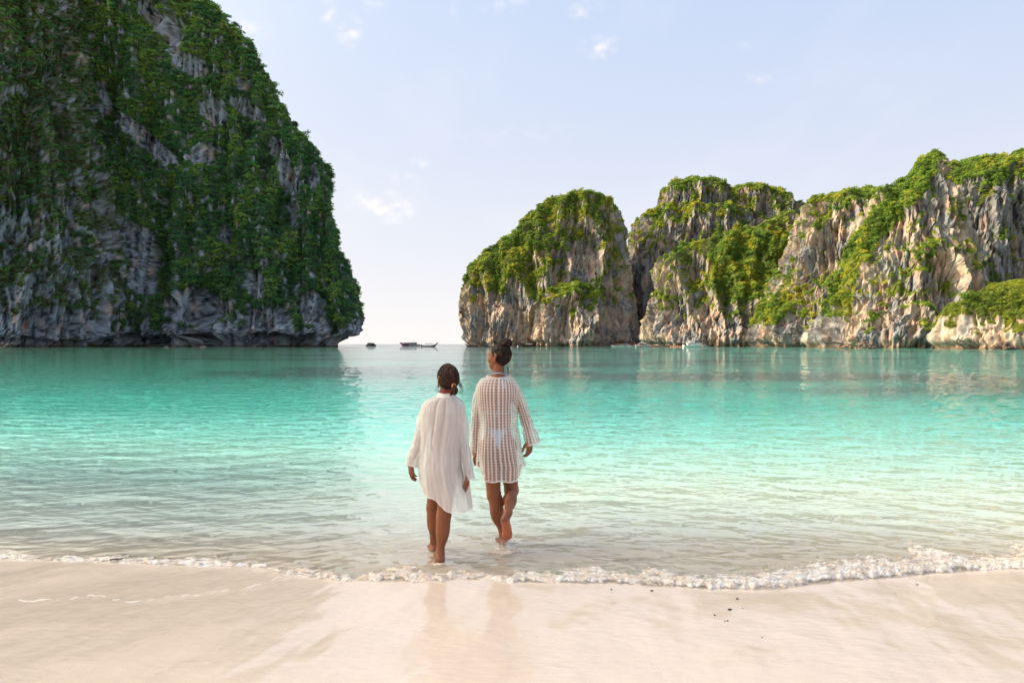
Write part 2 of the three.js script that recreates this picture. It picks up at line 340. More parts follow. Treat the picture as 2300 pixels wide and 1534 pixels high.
  for (let t = 0; t < idx.length; t += 3) {
    const a = idx[t], b = idx[t + 1], c = idx[t + 2], m = (cover[a] + cover[b] + cover[c]) / 3;
    if (m < -0.12) continue;
    A.fromBufferAttribute(p, a); B.fromBufferAttribute(p, b); C.fromBufferAttribute(p, c);
    if (A.z < -D - o.deep * 0.35) continue;
    const [Xp] = px(A); if (Xp < -120 || Xp > 2420) continue;
    total += X.crossVectors(B.clone().sub(A), C.clone().sub(A)).length() / 2 * clamp((m + 0.12) * 6, 0.12, 1); area.push(total); tri.push(t);
  }
  const mean = o.crown ?? 2.3, count = Math.min(o.most ?? 40000, Math.round(total / (mean * mean) * (o.dense ?? 1.5)));
  const sets = crowns.map(() => []), M = new THREE.Matrix4(), Q = new THREE.Quaternion(), up = new THREE.Vector3(0, 1, 0), S = new THREE.Vector3(), nrm = new THREE.Vector3();
  for (let k = 0; k < count; k++) {
    const target = rnd() * total; let lo = 0, hi = area.length - 1;
    while (lo < hi) { const h = (lo + hi) >> 1; if (area[h] < target) lo = h + 1; else hi = h; }
    const t = tri[lo], a = idx[t], b = idx[t + 1], c = idx[t + 2], r1 = Math.sqrt(rnd()), r2 = rnd();
    A.fromBufferAttribute(p, a).multiplyScalar(1 - r1).addScaledVector(B.fromBufferAttribute(p, b), r1 * (1 - r2)).addScaledVector(C.fromBufferAttribute(p, c), r1 * r2);
    if (A.y < 4.5) continue;
    const m = (cover[a] + cover[b] + cover[c]) / 3;
    nrm.fromBufferAttribute(nn, a);
    const s = mean * Math.pow(rnd(), 1.6) * 1.5 + mean * 0.3, size = s * clamp(0.55 + m * 1.6, 0.4, 1.2);
    up.set(nrm.x * 0.45 + range(-0.15, 0.15), 1, nrm.z * 0.45 + range(-0.15, 0.15)).normalize();
    Q.setFromUnitVectors(new THREE.Vector3(0, 1, 0), up).multiply(new THREE.Quaternion().setFromAxisAngle(new THREE.Vector3(0, 1, 0), rnd() * 6.283));
    A.addScaledVector(nrm, size * 0.12); const tall = rnd() < 0.05 && m > 0.1 && flat.getY(a) > 0.25 ? 1.7 : 1; if (tall > 1) A.y += size * 0.7; S.set(size * range(0.85, 1.25) * tall, size * range(0.5, 0.95) * tall, size * range(0.85, 1.25) * tall);
    sets[rnd() < 0.75 ? Math.floor(rnd() * 4) : 4 + Math.floor(rnd() * 2)].push([M.clone().compose(A, Q, S), o.green(A, m, clamp(0.5 + 0.38 * n3(A.x / 24, A.y / 24, A.z / 24) + 0.3 * n3(A.x / 7, A.y / 7, A.z / 7) + range(-0.3, 0.3)))]);
  }
  sets.forEach((list, k) => {
    if (!list.length) return;
    const im = new THREE.InstancedMesh(crowns[k], leafMat, list.length);
    list.forEach(([m, c], i) => { im.setMatrixAt(i, m); im.setColorAt(i, c); });
    im.name = 'foliage'; im.castShadow = im.receiveShadow = true; tag(im, undefined, undefined, undefined, 'stuff'); root.add(im);
  });
  return { root, p };
}
const dark = (A, m, t) => rgb(lerp(0.065, 0.28, t * t), lerp(0.15, 0.42, t), lerp(0.08, 0.08, t));
const bright = (A, m, t) => rgb(lerp(0.10, 0.50, t * t), lerp(0.165, 0.45, t), lerp(0.026, 0.04, t));

// The headland on the left: steep forest with a few bare patches; [photo x, y, half width, half height, tilt]
const bare = [[350, 45, 62, 30, 0.7], [425, 145, 48, 28, 0.4], [330, 315, 78, 30, 0.75], [452, 345, 42, 28, -0.2], [215, 225, 34, 48, 0.3], [310, 550, 62, 55, 0.5], [507, 525, 22, 26, 0], [575, 640, 26, 40, 0.2], [440, 690, 85, 42, 0], [640, 385, 22, 40, 0.4],
  [478, 250, 34, 34, 0.2], [555, 245, 48, 22, 0.5], [660, 410, 16, 40, 0.1], [705, 400, 14, 36, 0], [620, 330, 20, 26, 0.3], [385, 75, 30, 40, 0.4], [320, 620, 40, 50, 0.2], [700, 690, 36, 44, 0], [660, 480, 14, 40, 0.1], [600, 715, 60, 30, 0], [760, 470, 12, 50, 0], [545, 190, 24, 18, 0.4]];
const bareAt = (X, Y) => { let s = 0; for (const [x, y, w, h, t] of bare) { const dx = (X - x) / w, dy = (Y - y - t * (X - x)) / h; s = Math.max(s, 1 - dx * dx - dy * dy); } return s; };
const headland = massif({
  name: 'headland', label: 'tall dark headland under dense green forest, left of the sea gap', kind: 'structure', d: 420, deep: 46, res: 0.95, square: 3.2, lean: 0.55, rough: 1.1, inset: 7, cool: 1, crown: 1.4, dense: 2.4, most: 70000, warm: 0.0, tone: 1.7, ledge: 0.15, cutAt: 7, notch: 13, tip: -122, moss: [0.05, 0.085, 0.03],
  levels: [[790, -1500, 772], [772, -1500, 785], [758, -1500, 800], [742, -1500, 812], [720, -1500, 817], [690, -1500, 813], [650, -1500, 806], [615, -1500, 792], [580, -1500, 778], [540, -1500, 766], [490, -1500, 756], [450, -1500, 748], [410, -1500, 744], [370, -1500, 732], [330, -1450, 702], [280, -1400, 660], [220, -1350, 622], [160, -1300, 592], [110, -1250, 568], [60, -1200, 532], [0, -1150, 468], [-60, -1050, 380], [-120, -900, 260], [-170, -700, 100], [-200, -500, -100]],
  bend: (x, y) => -16 * smooth(x, -215, -120) * smooth(x, -110, -130) + 10 * n2(x / 45, y / 160),
  cut: (x, y, z) => { const [X, Y] = px(new THREE.Vector3(x, y, z)); return -3.5 * smooth(bareAt(X, Y), 0, 0.5); },
  cover: (q, fy, ny) => { const [X, Y] = px(q); return 0.54 + fbm3(q.x / 16, q.y / 16, q.z / 16, 3) * 0.55 + ny * 0.35 - 1.25 * smooth(bareAt(X, Y) + 0.3 * n3(q.x / 7, q.y / 9, q.z / 7), 0.0, 0.35) - 0.9 * smooth(q.y + 5 * n2(q.x / 12, 3), 22, 9) * (0.4 + 0.6 * smooth(X, 200, 400)); },
  green: (A, m, t) => dark(A, m, clamp(t + 0.25 * smooth(A.y, 140, 215) * smooth(A.x, -150, -220))),
});
massif({
  name: 'headland_buttress', label: 'craggy grey and ochre buttress with ragged green tufts at the far left edge', kind: 'structure', d: 345, deep: 70, res: 0.85, square: 2.3, lean: 0.25, rough: 1.5, cool: 1, crown: 1.1, dense: 1.8, most: 30000, warm: 0.08, tone: 1.65, ledge: 0.15, cutAt: 4.5, notch: 10, shift: 70, moss: [0.085, 0.10, 0.035],
  levels: [[792, -420, 215], [770, -420, 222], [745, -420, 236], [700, -420, 243], [650, -420, 247], [600, -420, 243], [540, -420, 233], [480, -420, 223], [420, -420, 215], [350, -420, 203], [280, -420, 188], [200, -420, 172], [120, -420, 158], [60, -420, 148], [0, -400, 138], [-80, -380, 110], [-150, -340, 60], [-200, -280, -40]],
  cover: (q, fy, ny) => { const Y = px(q)[1]; return lerp(-0.04, 0.26, smooth(Y, 520, 360)) + fbm3(q.x / 11, q.y / 13, q.z / 11, 3) * 0.75 + ny * 0.65 - 0.7 * smooth(q.y, 24, 10); },
  green: (A, m, t) => { const c = dark(A, m, t); return rnd() < 0.35 ? rgb(0.10, 0.11, 0.025) : c; },
});
// Unseen rock left of the frame, shaped to keep the late sun off the sand.
massif({
  name: 'headland_shade_flank', label: 'unseen rock flank beside the beach, shaped to shade the sand', kind: 'structure', d: -71, deep: 50, res: 5, square: 7, lean: 0.05, rough: 1.2, most: 0, moss: [0.03, 0.045, 0.012],
  metres: [[-6, -420, -212], [60, -420, -222], [120, -415, -236], [170, -405, -252], [205, -390, -270], [222, -370, -300]], cover: () => 0.5, green: dark,
});

// The rocks across the bay on the right
const wild = (k, s = 14) => (q, fy, ny) => k - 0.21 + fbm3(q.x / s, q.y / s, q.z / s, 4) * 0.8 + fy * 0.7 + ny * 0.75;
const isle = (k, low) => (q, fy, ny) => wild(k)(q, fy, ny) - 1.1 * smooth(q.y + 9 * n3(q.x / 14, q.y / 20, q.z / 14), low + 9, low - 8);
massif({
  name: 'dome_island', label: 'rounded karst rock with green cap, nearest to the sea gap', kind: 'structure', d: 545, deep: 62, res: 0.85, square: 2.4, lean: 0.4, crown: 0.85, dense: 2.2, warm: 0.62, moss: [0.21, 0.205, 0.04], shift: 13,
  levels: [[790, 1052, 1426], [770, 1048, 1425], [700, 1040, 1420], [650, 1042, 1415], [610, 1057, 1412], [578, 1078, 1409], [555, 1122, 1407], [532, 1148, 1403], [510, 1162, 1398], [490, 1181, 1393], [475, 1202, 1386], [460, 1226, 1374], [448, 1247, 1358], [441, 1265, 1344], [437, 1283, 1330], [434, 1302, 1314]],
  cover: (q, fy, ny) => { const [X, Y] = px(q); return isle(-0.12, 34)(q, fy, ny) + 0.3 * smooth(X, 1240, 1180) * smooth(Y, 700, 600) - 0.7 * smooth(1 - ((X - 1310) / 50) ** 2 - ((Y - 590) / 48) ** 2, 0, 0.5); },
  green: bright,
});
massif({
  name: 'island_buttress', label: 'sunlit grey buttress with a green shelf at the foot of the domed rock', kind: 'structure', d: 522, deep: 32, res: 0.8, square: 2.2, lean: 0.3, rough: 1.15, crown: 0.77, dense: 2.2, warm: 0.75, moss: [0.21, 0.205, 0.04], shift: 31,
  levels: [[790, 1196, 1366], [760, 1193, 1366], [720, 1200, 1360], [690, 1212, 1352], [665, 1230, 1342], [648, 1250, 1325], [638, 1275, 1305]],
  cover: isle(-0.3, 22), green: bright,
});
massif({
  name: 'karst_peak', label: 'flat topped grey peak right of the narrow cleft, highest of the rear rocks', kind: 'structure', d: 578, deep: 75, res: 0.95, square: 2.8, lean: 0.4, crown: 0.89, dense: 2, warm: 0.3, moss: [0.21, 0.205, 0.04], shift: 47,
  levels: [[790, 1425, 1720], [700, 1416, 1715], [620, 1411, 1710], [570, 1412, 1705], [530, 1420, 1700], [500, 1434, 1690], [486, 1452, 1675], [478, 1474, 1655], [470, 1481, 1642], [450, 1485, 1636], [430, 1491, 1625], [416, 1504, 1608], [409, 1522, 1592], [405, 1548, 1570]],
  cover: wild(-0.32), green: bright,
});
massif({
  name: 'karst_peak', label: 'twin humped grey peak behind the green saddle of the ridge', kind: 'structure', d: 585, deep: 70, res: 0.95, square: 2.4, lean: 0.4, crown: 0.85, dense: 2, warm: 0.4, moss: [0.21, 0.205, 0.04], shift: 59,
  levels: [[790, 1480, 1880], [600, 1500, 1860], [520, 1560, 1835], [490, 1585, 1812], [470, 1600, 1796], [450, 1612, 1775], [437, 1622, 1757], [428, 1634, 1738], [422, 1648, 1690], [419, 1655, 1668]],
  cover: wild(-0.34), green: bright,
});
massif({
  name: 'cliff', label: 'lower pale cliff with yellow green slope between cleft and ridge', kind: 'structure', d: 455, deep: 60, res: 0.8, square: 2.3, lean: 0.75, rough: 1.1, crown: 0.77, dense: 2.2, warm: 0.55, moss: [0.21, 0.205, 0.04], shift: 83,
  levels: [[790, 1444, 1900], [740, 1442, 1900], [690, 1452, 1890], [640, 1466, 1880], [605, 1478, 1870], [580, 1494, 1860], [560, 1530, 1850], [540, 1600, 1840], [520, 1650, 1830], [500, 1700, 1815], [485, 1745, 1800], [478, 1765, 1790]],
  cover: (q, fy, ny) => { const [X, Y] = px(q); return isle(-0.30, 20)(q, fy, ny) + 0.75 * smooth(1 - ((X - 1690 + (Y - 580) * 0.35) / 95) ** 2 - ((Y - 590) / 95) ** 2, -0.1, 0.5); },
  green: bright,
});
massif({
  name: 'cliff', label: 'fluted grey cliff with shrubby rim in the middle of the ridge', kind: 'structure', d: 385, deep: 62, res: 0.75, square: 2.3, lean: 0.5, rough: 1.15, crown: 0.68, dense: 2.1, warm: 0.5, moss: [0.21, 0.205, 0.04], shift: 97,
  levels: [[790, 1690, 2060], [740, 1700, 2055], [690, 1722, 2050], [640, 1750, 2045], [600, 1768, 2040], [560, 1778, 2035], [520, 1785, 2030], [490, 1797, 2025], [470, 1808, 2020], [455, 1822, 2010], [445, 1846, 2000], [438, 1880, 1990], [432, 1925, 1970]],
  cover: (q, fy, ny) => { const [X, Y] = px(q); return isle(-0.36, 16)(q, fy, ny) + 0.6 * smooth(X, 1830, 1780) * smooth(Y, 640, 700) * smooth(Y, 760, 730); }, green: bright,
});
const spur = massif({
  name: 'cliff', label: 'sunlit fluted rock spur with green crest at the right of the bay', kind: 'structure', d: 292, deep: 48, res: 0.6, square: 2.1, lean: 0.55, rough: 1.0, crown: 0.59, dense: 2.1, warm: 0.66, moss: [0.21, 0.205, 0.04], shift: 121,
  levels: [[795, 1820, 2215], [760, 1826, 2212], [720, 1850, 2205], [690, 1868, 2196], [650, 1884, 2186], [600, 1908, 2176], [550, 1930, 2164], [500, 1948, 2152], [460, 1964, 2144], [430, 1986, 2138], [400, 2014, 2130], [375, 2042, 2122], [358, 2062, 2114], [348, 2078, 2104]],
  cover: (q, fy, ny) => { const [X, Y] = px(q); const crest = 1 - ((X - lerp(2068, 1880, smooth(Y, 350, 660))) / 48) ** 2; return isle(-0.42, 14)(q, fy, ny) + 0.75 * smooth(crest, 0, 0.7) * smooth(Y, 720, 650); },
  green: bright,
});
massif({
  name: 'cliff', label: 'shaded grey wall under a green plateau rim at the right edge', kind: 'structure', d: 330, deep: 80, res: 0.7, square: 3.4, lean: 0.3, rough: 1.0, crown: 0.68, dense: 2, warm: 0.15, tone: 0.85, moss: [0.09, 0.10, 0.025], shift: 140,
  levels: [[795, 1960, 3000], [640, 1990, 3000], [500, 2020, 3000], [440, 2050, 3000], [410, 2075, 2980], [394, 2095, 2960], [386, 2112, 2940], [380, 2150, 2900], [372, 2200, 2860], [364, 2250, 2800], [356, 2300, 2700], [346, 2380, 2600]],
  cover: (q, fy, ny) => { const [X, Y] = px(q); return wild(-0.38)(q, fy, ny) + 0.5 * smooth(Y, 425, 385); }, green: bright,
});
const knoll = massif({
  name: 'knoll', label: 'low rocky knoll under bright green shrubs at the right edge', kind: 'structure', d: 214, deep: 36, res: 0.45, square: 2.2, lean: 0.6, rough: 0.62, crown: 0.42, dense: 2.1, warm: 0.66, moss: [0.21, 0.205, 0.04], shift: 161, notch: 3,
  levels: [[800, 2110, 2760], [770, 2116, 2750], [740, 2124, 2740], [715, 2134, 2720], [695, 2148, 2700], [678, 2175, 2680], [662, 2212, 2660], [650, 2240, 2640], [640, 2262, 2600], [628, 2300, 2560], [618, 2350, 2500]],
  cover: (q, fy, ny) => wild(-0.30, 8)(q, fy, ny) - 0.9 * smooth(q.y + 4 * n3(q.x / 6, q.y / 8, q.z / 6), 11, 5), green: (A, m, t) => rgb(lerp(0.10, 0.30, t), lerp(0.17, 0.33, t), 0.022),
});
// ---------------------------------------------------------------- lone shrubs and trees, rocks in the water
function onRock(root, X, Y) {                            // the nearest visible rock point on a sight line
  const p = root.p, v = V0(), best = { s: 1e9, p: new THREE.Vector3() };
  for (let i = 0; i < p.count; i++) { v.fromBufferAttribute(p, i); if (v.z > 0) continue; const [a, b] = px(v), s = Math.hypot(a - X, b - Y) * 1 + -v.z * 0.15; if (s < best.s) { best.s = s; best.p.copy(v); } }
  return best.p;
}
function V0() { return new THREE.Vector3(); }
const barkMat = mat(0.14, 0.10, 0.07, 0.9);
function shrub(name, root, X, Y, r, tone, label, trunk = 0, category = 'bush') {
  const p = onRock(root, X, Y), t = base(name, [p.x, p.y - 0.2 * r, p.z], rnd() * 6);
  tag(t, label, category);
  const m = new THREE.MeshPhysicalMaterial({ color: rgb(...tone), roughness: 0.75, transmission: 0.25, thickness: 0, specularIntensity: 0.35, side: THREE.DoubleSide });
  const list = [];
  for (let i = 0; i < 5; i++) { const g = crowns[i % 4].clone(), s = r * range(0.5, 0.75); g.scale(s, s * 0.9, s); g.translate(range(-0.5, 0.5) * r, trunk + range(0.1, 0.6) * r, range(-0.5, 0.5) * r); list.push(g); }
  part('crown', mergeGeometries(list), m, t);
  const stems = [];
  for (let i = 0; i < 4; i++) { const a = i * 1.7 + r; stems.push(new THREE.TubeGeometry(new THREE.CatmullRomCurve3([new THREE.Vector3(0, -0.2 * r, 0), new THREE.Vector3(Math.cos(a) * 0.1 * r, trunk * 0.6 + 0.15 * r, Math.sin(a) * 0.1 * r), new THREE.Vector3(Math.cos(a) * 0.4 * r, trunk + 0.45 * r, Math.sin(a) * 0.4 * r)]), 8, 0.05 * r, 6)); }
  part('trunk', mergeGeometries(stems), barkMat, t);
}
shrub('bush', spur, 2086, 742, 2.4, [0.20, 0.27, 0.02], 'round bright green bush low on the sunlit spur, above the waterline');
shrub('bush', spur, 1946, 748, 1.7, [0.19, 0.25, 0.02], 'small green bush at the left foot of the sunlit spur');
shrub('bush', knoll, 2196, 750, 1.2, [0.24, 0.29, 0.02], 'small bright bush on the bare face of the low knoll');
shrub('bush', spur, 2100, 700, 1.8, [0.17, 0.24, 0.02], 'green bush hanging in the dark crack of the spur');
shrub('bush', knoll, 2185, 672, 4.2, [0.12, 0.20, 0.02], 'broad leafy bush in the notch between the shaded wall and the knoll');
shrub('tree', headland, 664, 292, 3.4, [0.05, 0.10, 0.03], 'small tree standing out of the skyline halfway up the headland', 3.5, 'tree');
shrub('tree', headland, 560, 128, 3.0, [0.06, 0.11, 0.03], 'small tree near the top of the headland skyline', 2.5, 'tree');
shrub('tree', headland, 738, 402, 3.0, [0.05, 0.10, 0.03], 'small tree leaning out over the steep edge of the headland', 2.5, 'tree');
function boulder(name, label, x, z, w, h, dp, tone, shift, cat = 'rock') {
  const g = mergeVertices(new THREE.IcosahedronGeometry(1, 14).deleteAttribute('normal').deleteAttribute('uv'), 1e-4), p = g.attributes.position;
  for (let i = 0; i < p.count; i++) {
    const a = p.getX(i), b = p.getY(i), c = p.getZ(i), k = 1 + 0.28 * n3(a * 1.4 + shift, b * 1.4, c * 1.4) + 0.14 * n3(a * 3.5 + shift, b * 3, c * 3.5) + 0.06 * n3(a * 9, b * 8, c * 9 + shift);
    p.setXYZ(i, a * w * k, b * h * k, c * dp * k);
  }
  g.computeVertexNormals();
  colour(g, (q, n, c) => { const t = 0.75 + 0.35 * n3(q.x / w * 4, q.y / h * 3, q.z / dp * 4 + shift); c[0] = tone[0] * t; c[1] = tone[1] * t; c[2] = tone[2] * t; });
  const m = part(name, g, rockMat); m.position.set(x, 0, z); tag(m, label, cat); return m;
}
const seaAt = (X, d) => [(X - 1150) / FPX * d, -d];
{
  let [x, z] = seaAt(832, 590); boulder('rock', 'small dark rock alone in the sea just off the tip of the headland', x, z, 3.9, 2.6, 3, [0.05, 0.05, 0.05], 3);
  [x, z] = seaAt(1949, 268); boulder('rock', 'dark boulder in the water at the left foot of the sunlit spur', x, z, 4.0, 2.5, 3, [0.17, 0.13, 0.10], 8);
  [x, z] = seaAt(1905, 276); boulder('rock', 'low brown boulder left of the dark one at the foot of the cliff', x, z, 2.6, 1.5, 2, [0.26, 0.17, 0.10], 12);
  [x, z] = seaAt(2256, 205); boulder('rock', 'dark notched rock at the waterline in front of the knoll', x, z, 3.2, 2.0, 2, [0.15, 0.10, 0.07], 19);
  [x, z] = seaAt(455, 372); boulder('rock', 'pale flat stone at the foot of the headland, right of the buttress', x, z, 1.6, 0.7, 1, [0.30, 0.25, 0.20], 27);
  [x, z] = seaAt(372, 368); boulder('rock', 'small pale stone at the foot of the headland, nearest the buttress', x, z, 1.1, 0.6, 1, [0.30, 0.25, 0.20], 33);
  [x, z] = seaAt(8, 338); boulder('rock', 'dark low rock at the foot of the buttress by the left edge', x, z, 5, 2.2, 2, [0.06, 0.06, 0.055], 39);
}

// ---------------------------------------------------------------- boats; each points its bow to +x before it is turned
function hullGeometry(L, B, sheer, keel, width) {
  const nu = 40, nv = 14;
  const side = grid(nu, nv, (i, j, q) => { const t = i / nu, s = j / nv * 2 - 1, w = width(t) * B / 2; q[0] = (t - 0.5) * L; q[1] = lerp(keel(t), sheer(t), Math.pow(Math.abs(s), 1.7)); q[2] = w * Math.sign(s) * Math.pow(Math.abs(s), 0.75); q[3] = t; q[4] = s; });
  const deck = grid(nu, 2, (i, j, q) => { const t = i / nu; q[0] = (t - 0.5) * L; q[1] = Math.max(keel(t), sheer(t) - 0.22); q[2] = (j - 1) * width(t) * B / 2 * 0.96; q[3] = t; q[4] = j; });
  const stern = grid(2, 6, (i, j, q) => { const s = j / 6; q[0] = -L / 2; q[1] = lerp(keel(0), sheer(0), s); q[2] = (i - 1) * width(0) * B / 2 * Math.pow(s, 0.44); q[3] = i; q[4] = s; });
  return mergeGeometries([side, deck, stern]);
}
function box(w, h, d, x, y, z, turn = 0) { const g = new THREE.BoxGeometry(w, h, d); if (turn) g.rotateZ(turn); g.translate(x, y, z); return g; }
const rod = (a, b, r) => new THREE.TubeGeometry(new THREE.LineCurve3(new THREE.Vector3(...a), new THREE.Vector3(...b)), 1, r, 6);
function longtail(X, d, turn, scale, label, tone, roof) {
  const [x, z] = seaAt(X, d), t = base('longtail_boat', [x, 0, z], turn); t.scale.setScalar(scale);
  tag(t, label, 'boat', 'boats moored in the bay');
  part('hull', hullGeometry(11, 1.9, (k) => 0.62 + 0.25 * smooth(k, 0.25, 0) + 0.5 * smooth(k, 0.5, 0.85) + 1.5 * Math.pow(smooth(k, 0.72, 1.0), 1.3), (k) => -0.3 + 0.25 * smooth(k, 0.3, 0) + 2.2 * Math.pow(smooth(k, 0.7, 1.0), 1.8), (k) => Math.pow(Math.max(0.0, Math.sin(Math.PI * clamp(0.12 + 0.86 * k))), 0.7) + 0.02), mat(...tone, 0.55), t);
  part('prow', mergeGeometries([rod([5.2, 1.9, 0], [5.95, 3.1, 0], 0.11)]), mat(0.22, 0.07, 0.04, 0.6), t);
  const canopy = grid(8, 10, (i, j, q) => { const s = j / 10 * 2 - 1; q[0] = -2.6 + i / 8 * 4.6; q[1] = 2.15 - 0.28 * s * s; q[2] = s * 0.95; q[3] = i; q[4] = j; });
  part('canopy', canopy, mat(...roof, 0.8, { side: THREE.DoubleSide }), t);
  for (const px_ of [-2.5, -0.3, 1.9]) for (const s of [-1, 1]) part('post', rod([px_, 0.5, s * 0.82], [px_, 1.95, s * 0.85], 0.035), mat(0.16, 0.10, 0.06, 0.7), t);
  for (const px_ of [-1.6, -0.4, 0.8]) part('bench', box(0.35, 0.08, 1.4, px_, 0.68, 0), mat(0.3, 0.2, 0.12, 0.7), t);
  part('engine', mergeGeometries([box(0.8, 0.5, 0.5, -5.1, 1.15, 0), rod([-5.3, 1.1, 0], [-8.3, 0.05, 0.5], 0.05)]), mat(0.05, 0.05, 0.06, 0.5), t);
  return t;
}
function speedboat(X, d, turn, scale, label, tone, band) {
  const [x, z] = seaAt(X, d), t = base('speedboat', [x, 0, z], turn); t.scale.setScalar(scale);
  tag(t, label, 'boat', 'boats moored in the bay');
  const sheer = (k) => 0.85 + 0.45 * smooth(k, 0.3, 1), keel = (k) => -0.3 + 1.3 * Math.pow(smooth(k, 0.68, 1.0), 1.6), width = (k) => Math.pow(1 - smooth(k, 0.45, 1.0), 0.55) * 0.98 + 0.02;
  part('hull', hullGeometry(10, 2.8, sheer, keel, width), mat(...tone, 0.3), t);
  part('stripe', grid(30, 1, (i, j, q) => { const k = i / 30 * 0.93, w = width(k) * 1.41; q[0] = (k - 0.5) * 10; q[1] = sheer(k) - 0.12 - 0.22 * j; q[2] = w * Math.pow(1 - 0.1 * j, 0.75) + 0.01; q[3] = i; q[4] = j; }), mat(...band, 0.4, { side: THREE.DoubleSide }), t);
  part('roof', grid(8, 8, (i, j, q) => { const s = j / 4 - 1; q[0] = -3.4 + i * 0.65; q[1] = 2.5 - 0.12 * s * s; q[2] = s * 1.2; q[3] = i; q[4] = j; }), mat(...(band[0] > 0.4 ? band : tone), 0.5, { side: THREE.DoubleSide }), t);
  for (const a of [-3.2, -0.9, 1.5]) for (const s of [-1, 1]) part('post', rod([a, 0.8, s * 1.1], [a + 0.1, 2.4, s * 1.12], 0.04), mat(0.7, 0.7, 0.7, 0.3), t);
  part('windscreen', mergeGeometries([box(0.06, 0.9, 2.0, 1.9, 1.6, 0, 0.5)]), mat(0.04, 0.06, 0.08, 0.1), t);
  for (const s of [-0.55, 0.55]) part('outboard_motor', mergeGeometries([box(0.5, 0.65, 0.4, -5.2, 1.25, s), box(0.25, 1.1, 0.18, -5.25, 0.4, s)]), mat(0.75, 0.75, 0.76, 0.3), t);
  for (const a of [-2.4, -1.2, 0]) part('seat', box(0.5, 0.5, 2.0, a, 0.95, 0), mat(0.62, 0.42, 0.30, 0.8), t);
  return t;
}
{ // the tour boat passing through the gap
  const d = 600, [x, z] = seaAt(920, d), t = base('tour_boat', [x, 0, z], Math.PI - 0.12);
  tag(t, 'two-tone purple and white tour boat with a row of windows, farthest out in the gap', 'boat', 'boats moored in the bay');
  const sheer = (k) => 1.5 + 1.7 * Math.pow(smooth(k, 0.55, 1), 1.2), keel = (k) => -0.5 + 2.6 * Math.pow(smooth(k, 0.78, 1.0), 1.5), width = (k) => Math.pow(1 - smooth(k, 0.5, 1.0), 0.6) + 0.02;
  part('hull', hullGeometry(18, 4.4, sheer, keel, width), mat(0.10, 0.035, 0.085, 0.4), t);
  part('bow_stripe', mergeGeometries([-1, 1].map((s) => grid(20, 1, (i, j, q) => { const k = 0.02 + i / 20 * 0.5; q[0] = (k - 0.5) * 18; q[1] = 0.25 + j * 0.5 + i * 0.035; q[2] = s * (width(k) * 2.2 * 0.9 + 0.12); q[3] = i; q[4] = j; }))), mat(0.75, 0.72, 0.75, 0.4, { side: THREE.DoubleSide }), t);
  part('cabin', mergeGeometries([box(10.4, 1.5, 3.6, -0.9, 2.2, 0), box(1.5, 1.2, 3.2, 4.7, 2.1, 0, -0.3)]), mat(0.16, 0.07, 0.13, 0.4), t);
  part('roof', box(11.6, 0.18, 4.0, -0.7, 3.05, 0), mat(0.45, 0.42, 0.45, 0.5), t);
  for (const s of [-1, 1]) for (let i = 0; i < 5; i++) part('window', box(1.25, 0.8, 0.08, 3.2 - i * 1.85, 2.4, s * 1.81), mat(0.62, 0.66, 0.70, 0.15), t);
  part('mast', mergeGeometries([rod([0.5, 3.1, 0], [0.5, 6.2, 0], 0.06), rod([0.5, 5.2, -0.5], [0.5, 5.2, 0.5], 0.04)]), mat(0.3, 0.3, 0.32, 0.5), t);
  part('railing', mergeGeometries([...[-1, 1].flatMap((s) => [rod([-6, 4.0, s * 1.8], [1, 4.0, s * 1.8], 0.05), ...[-6, -4, -2, 0, 1].map((a) => rod([a, 3.1, s * 1.8], [a, 4.0, s * 1.8], 0.04))])]), mat(0.6, 0.6, 0.6, 0.4), t);
  part('bridge', mergeGeometries([box(1.7, 0.08, 2.4, -3.6, 5.1, 0), ...[[-4.3, -1], [-2.9, -1], [-4.3, 1], [-2.9, 1]].map(([a, b]) => rod([a, 3.1, b], [a, 5.1, b], 0.06))]), mat(0.5, 0.5, 0.5, 0.5), t);
}
longtail(964, 440, 0.05, 1.0, 'dark longtail boat with bow up to the right, in front of the purple tour boat', [0.02, 0.022, 0.024], [0.10, 0.10, 0.11]);
longtail(1058, 470, Math.PI - 0.1, 0.78, 'dark longtail boat with bow to the left, at the corner of the domed rock', [0.025, 0.022, 0.022], [0.25, 0.2, 0.16]);
longtail(1098, 450, Math.PI - 0.2, 0.72, 'longtail boat with a blue canopy, beside the head with the bun', [0.03, 0.035, 0.03], [0.05, 0.12, 0.32]);
longtail(1187, 440, Math.PI + 0.1, 0.95, 'longtail boat with a pale roof before the dark base of the domed rock', [0.04, 0.035, 0.03], [0.62, 0.55, 0.48]);
{ const [x, z] = seaAt(1163, 430), b = part('buoy', mergeGeometries([new THREE.SphereGeometry(0.55, 16, 12), rod([0, 0.4, 0], [0, 1.1, 0], 0.07)]), mat(0.8, 0.8, 0.78, 0.4)); b.position.set(x, 0.15, z); tag(b, 'small white buoy floating left of the pale roofed longtail boat', 'buoy'); }
const W_ = [0.82, 0.80, 0.78];
speedboat(1385, 436, Math.PI - 0.25, 0.8, 'white speedboat with an orange band, leftmost of the boats under the dark cleft', W_, [0.65, 0.22, 0.08]);
speedboat(1402, 448, Math.PI - 0.1, 0.75, 'white and grey speedboat second in the cluster under the cleft', [0.6, 0.62, 0.64], [0.2, 0.25, 0.3]);
speedboat(1420, 440, Math.PI + 0.1, 0.8, 'speedboat with a red roof in the middle of the cluster under the cleft', W_, [0.55, 0.10, 0.06]);
speedboat(1445, 430, 0.1, 0.95, 'long white speedboat with a blue band at the right end of the cluster', W_, [0.08, 0.20, 0.42]);
longtail(1473, 426, Math.PI - 0.3, 0.62, 'small longtail boat right of the blue banded speedboat', [0.32, 0.16, 0.09], [0.62, 0.5, 0.4]);
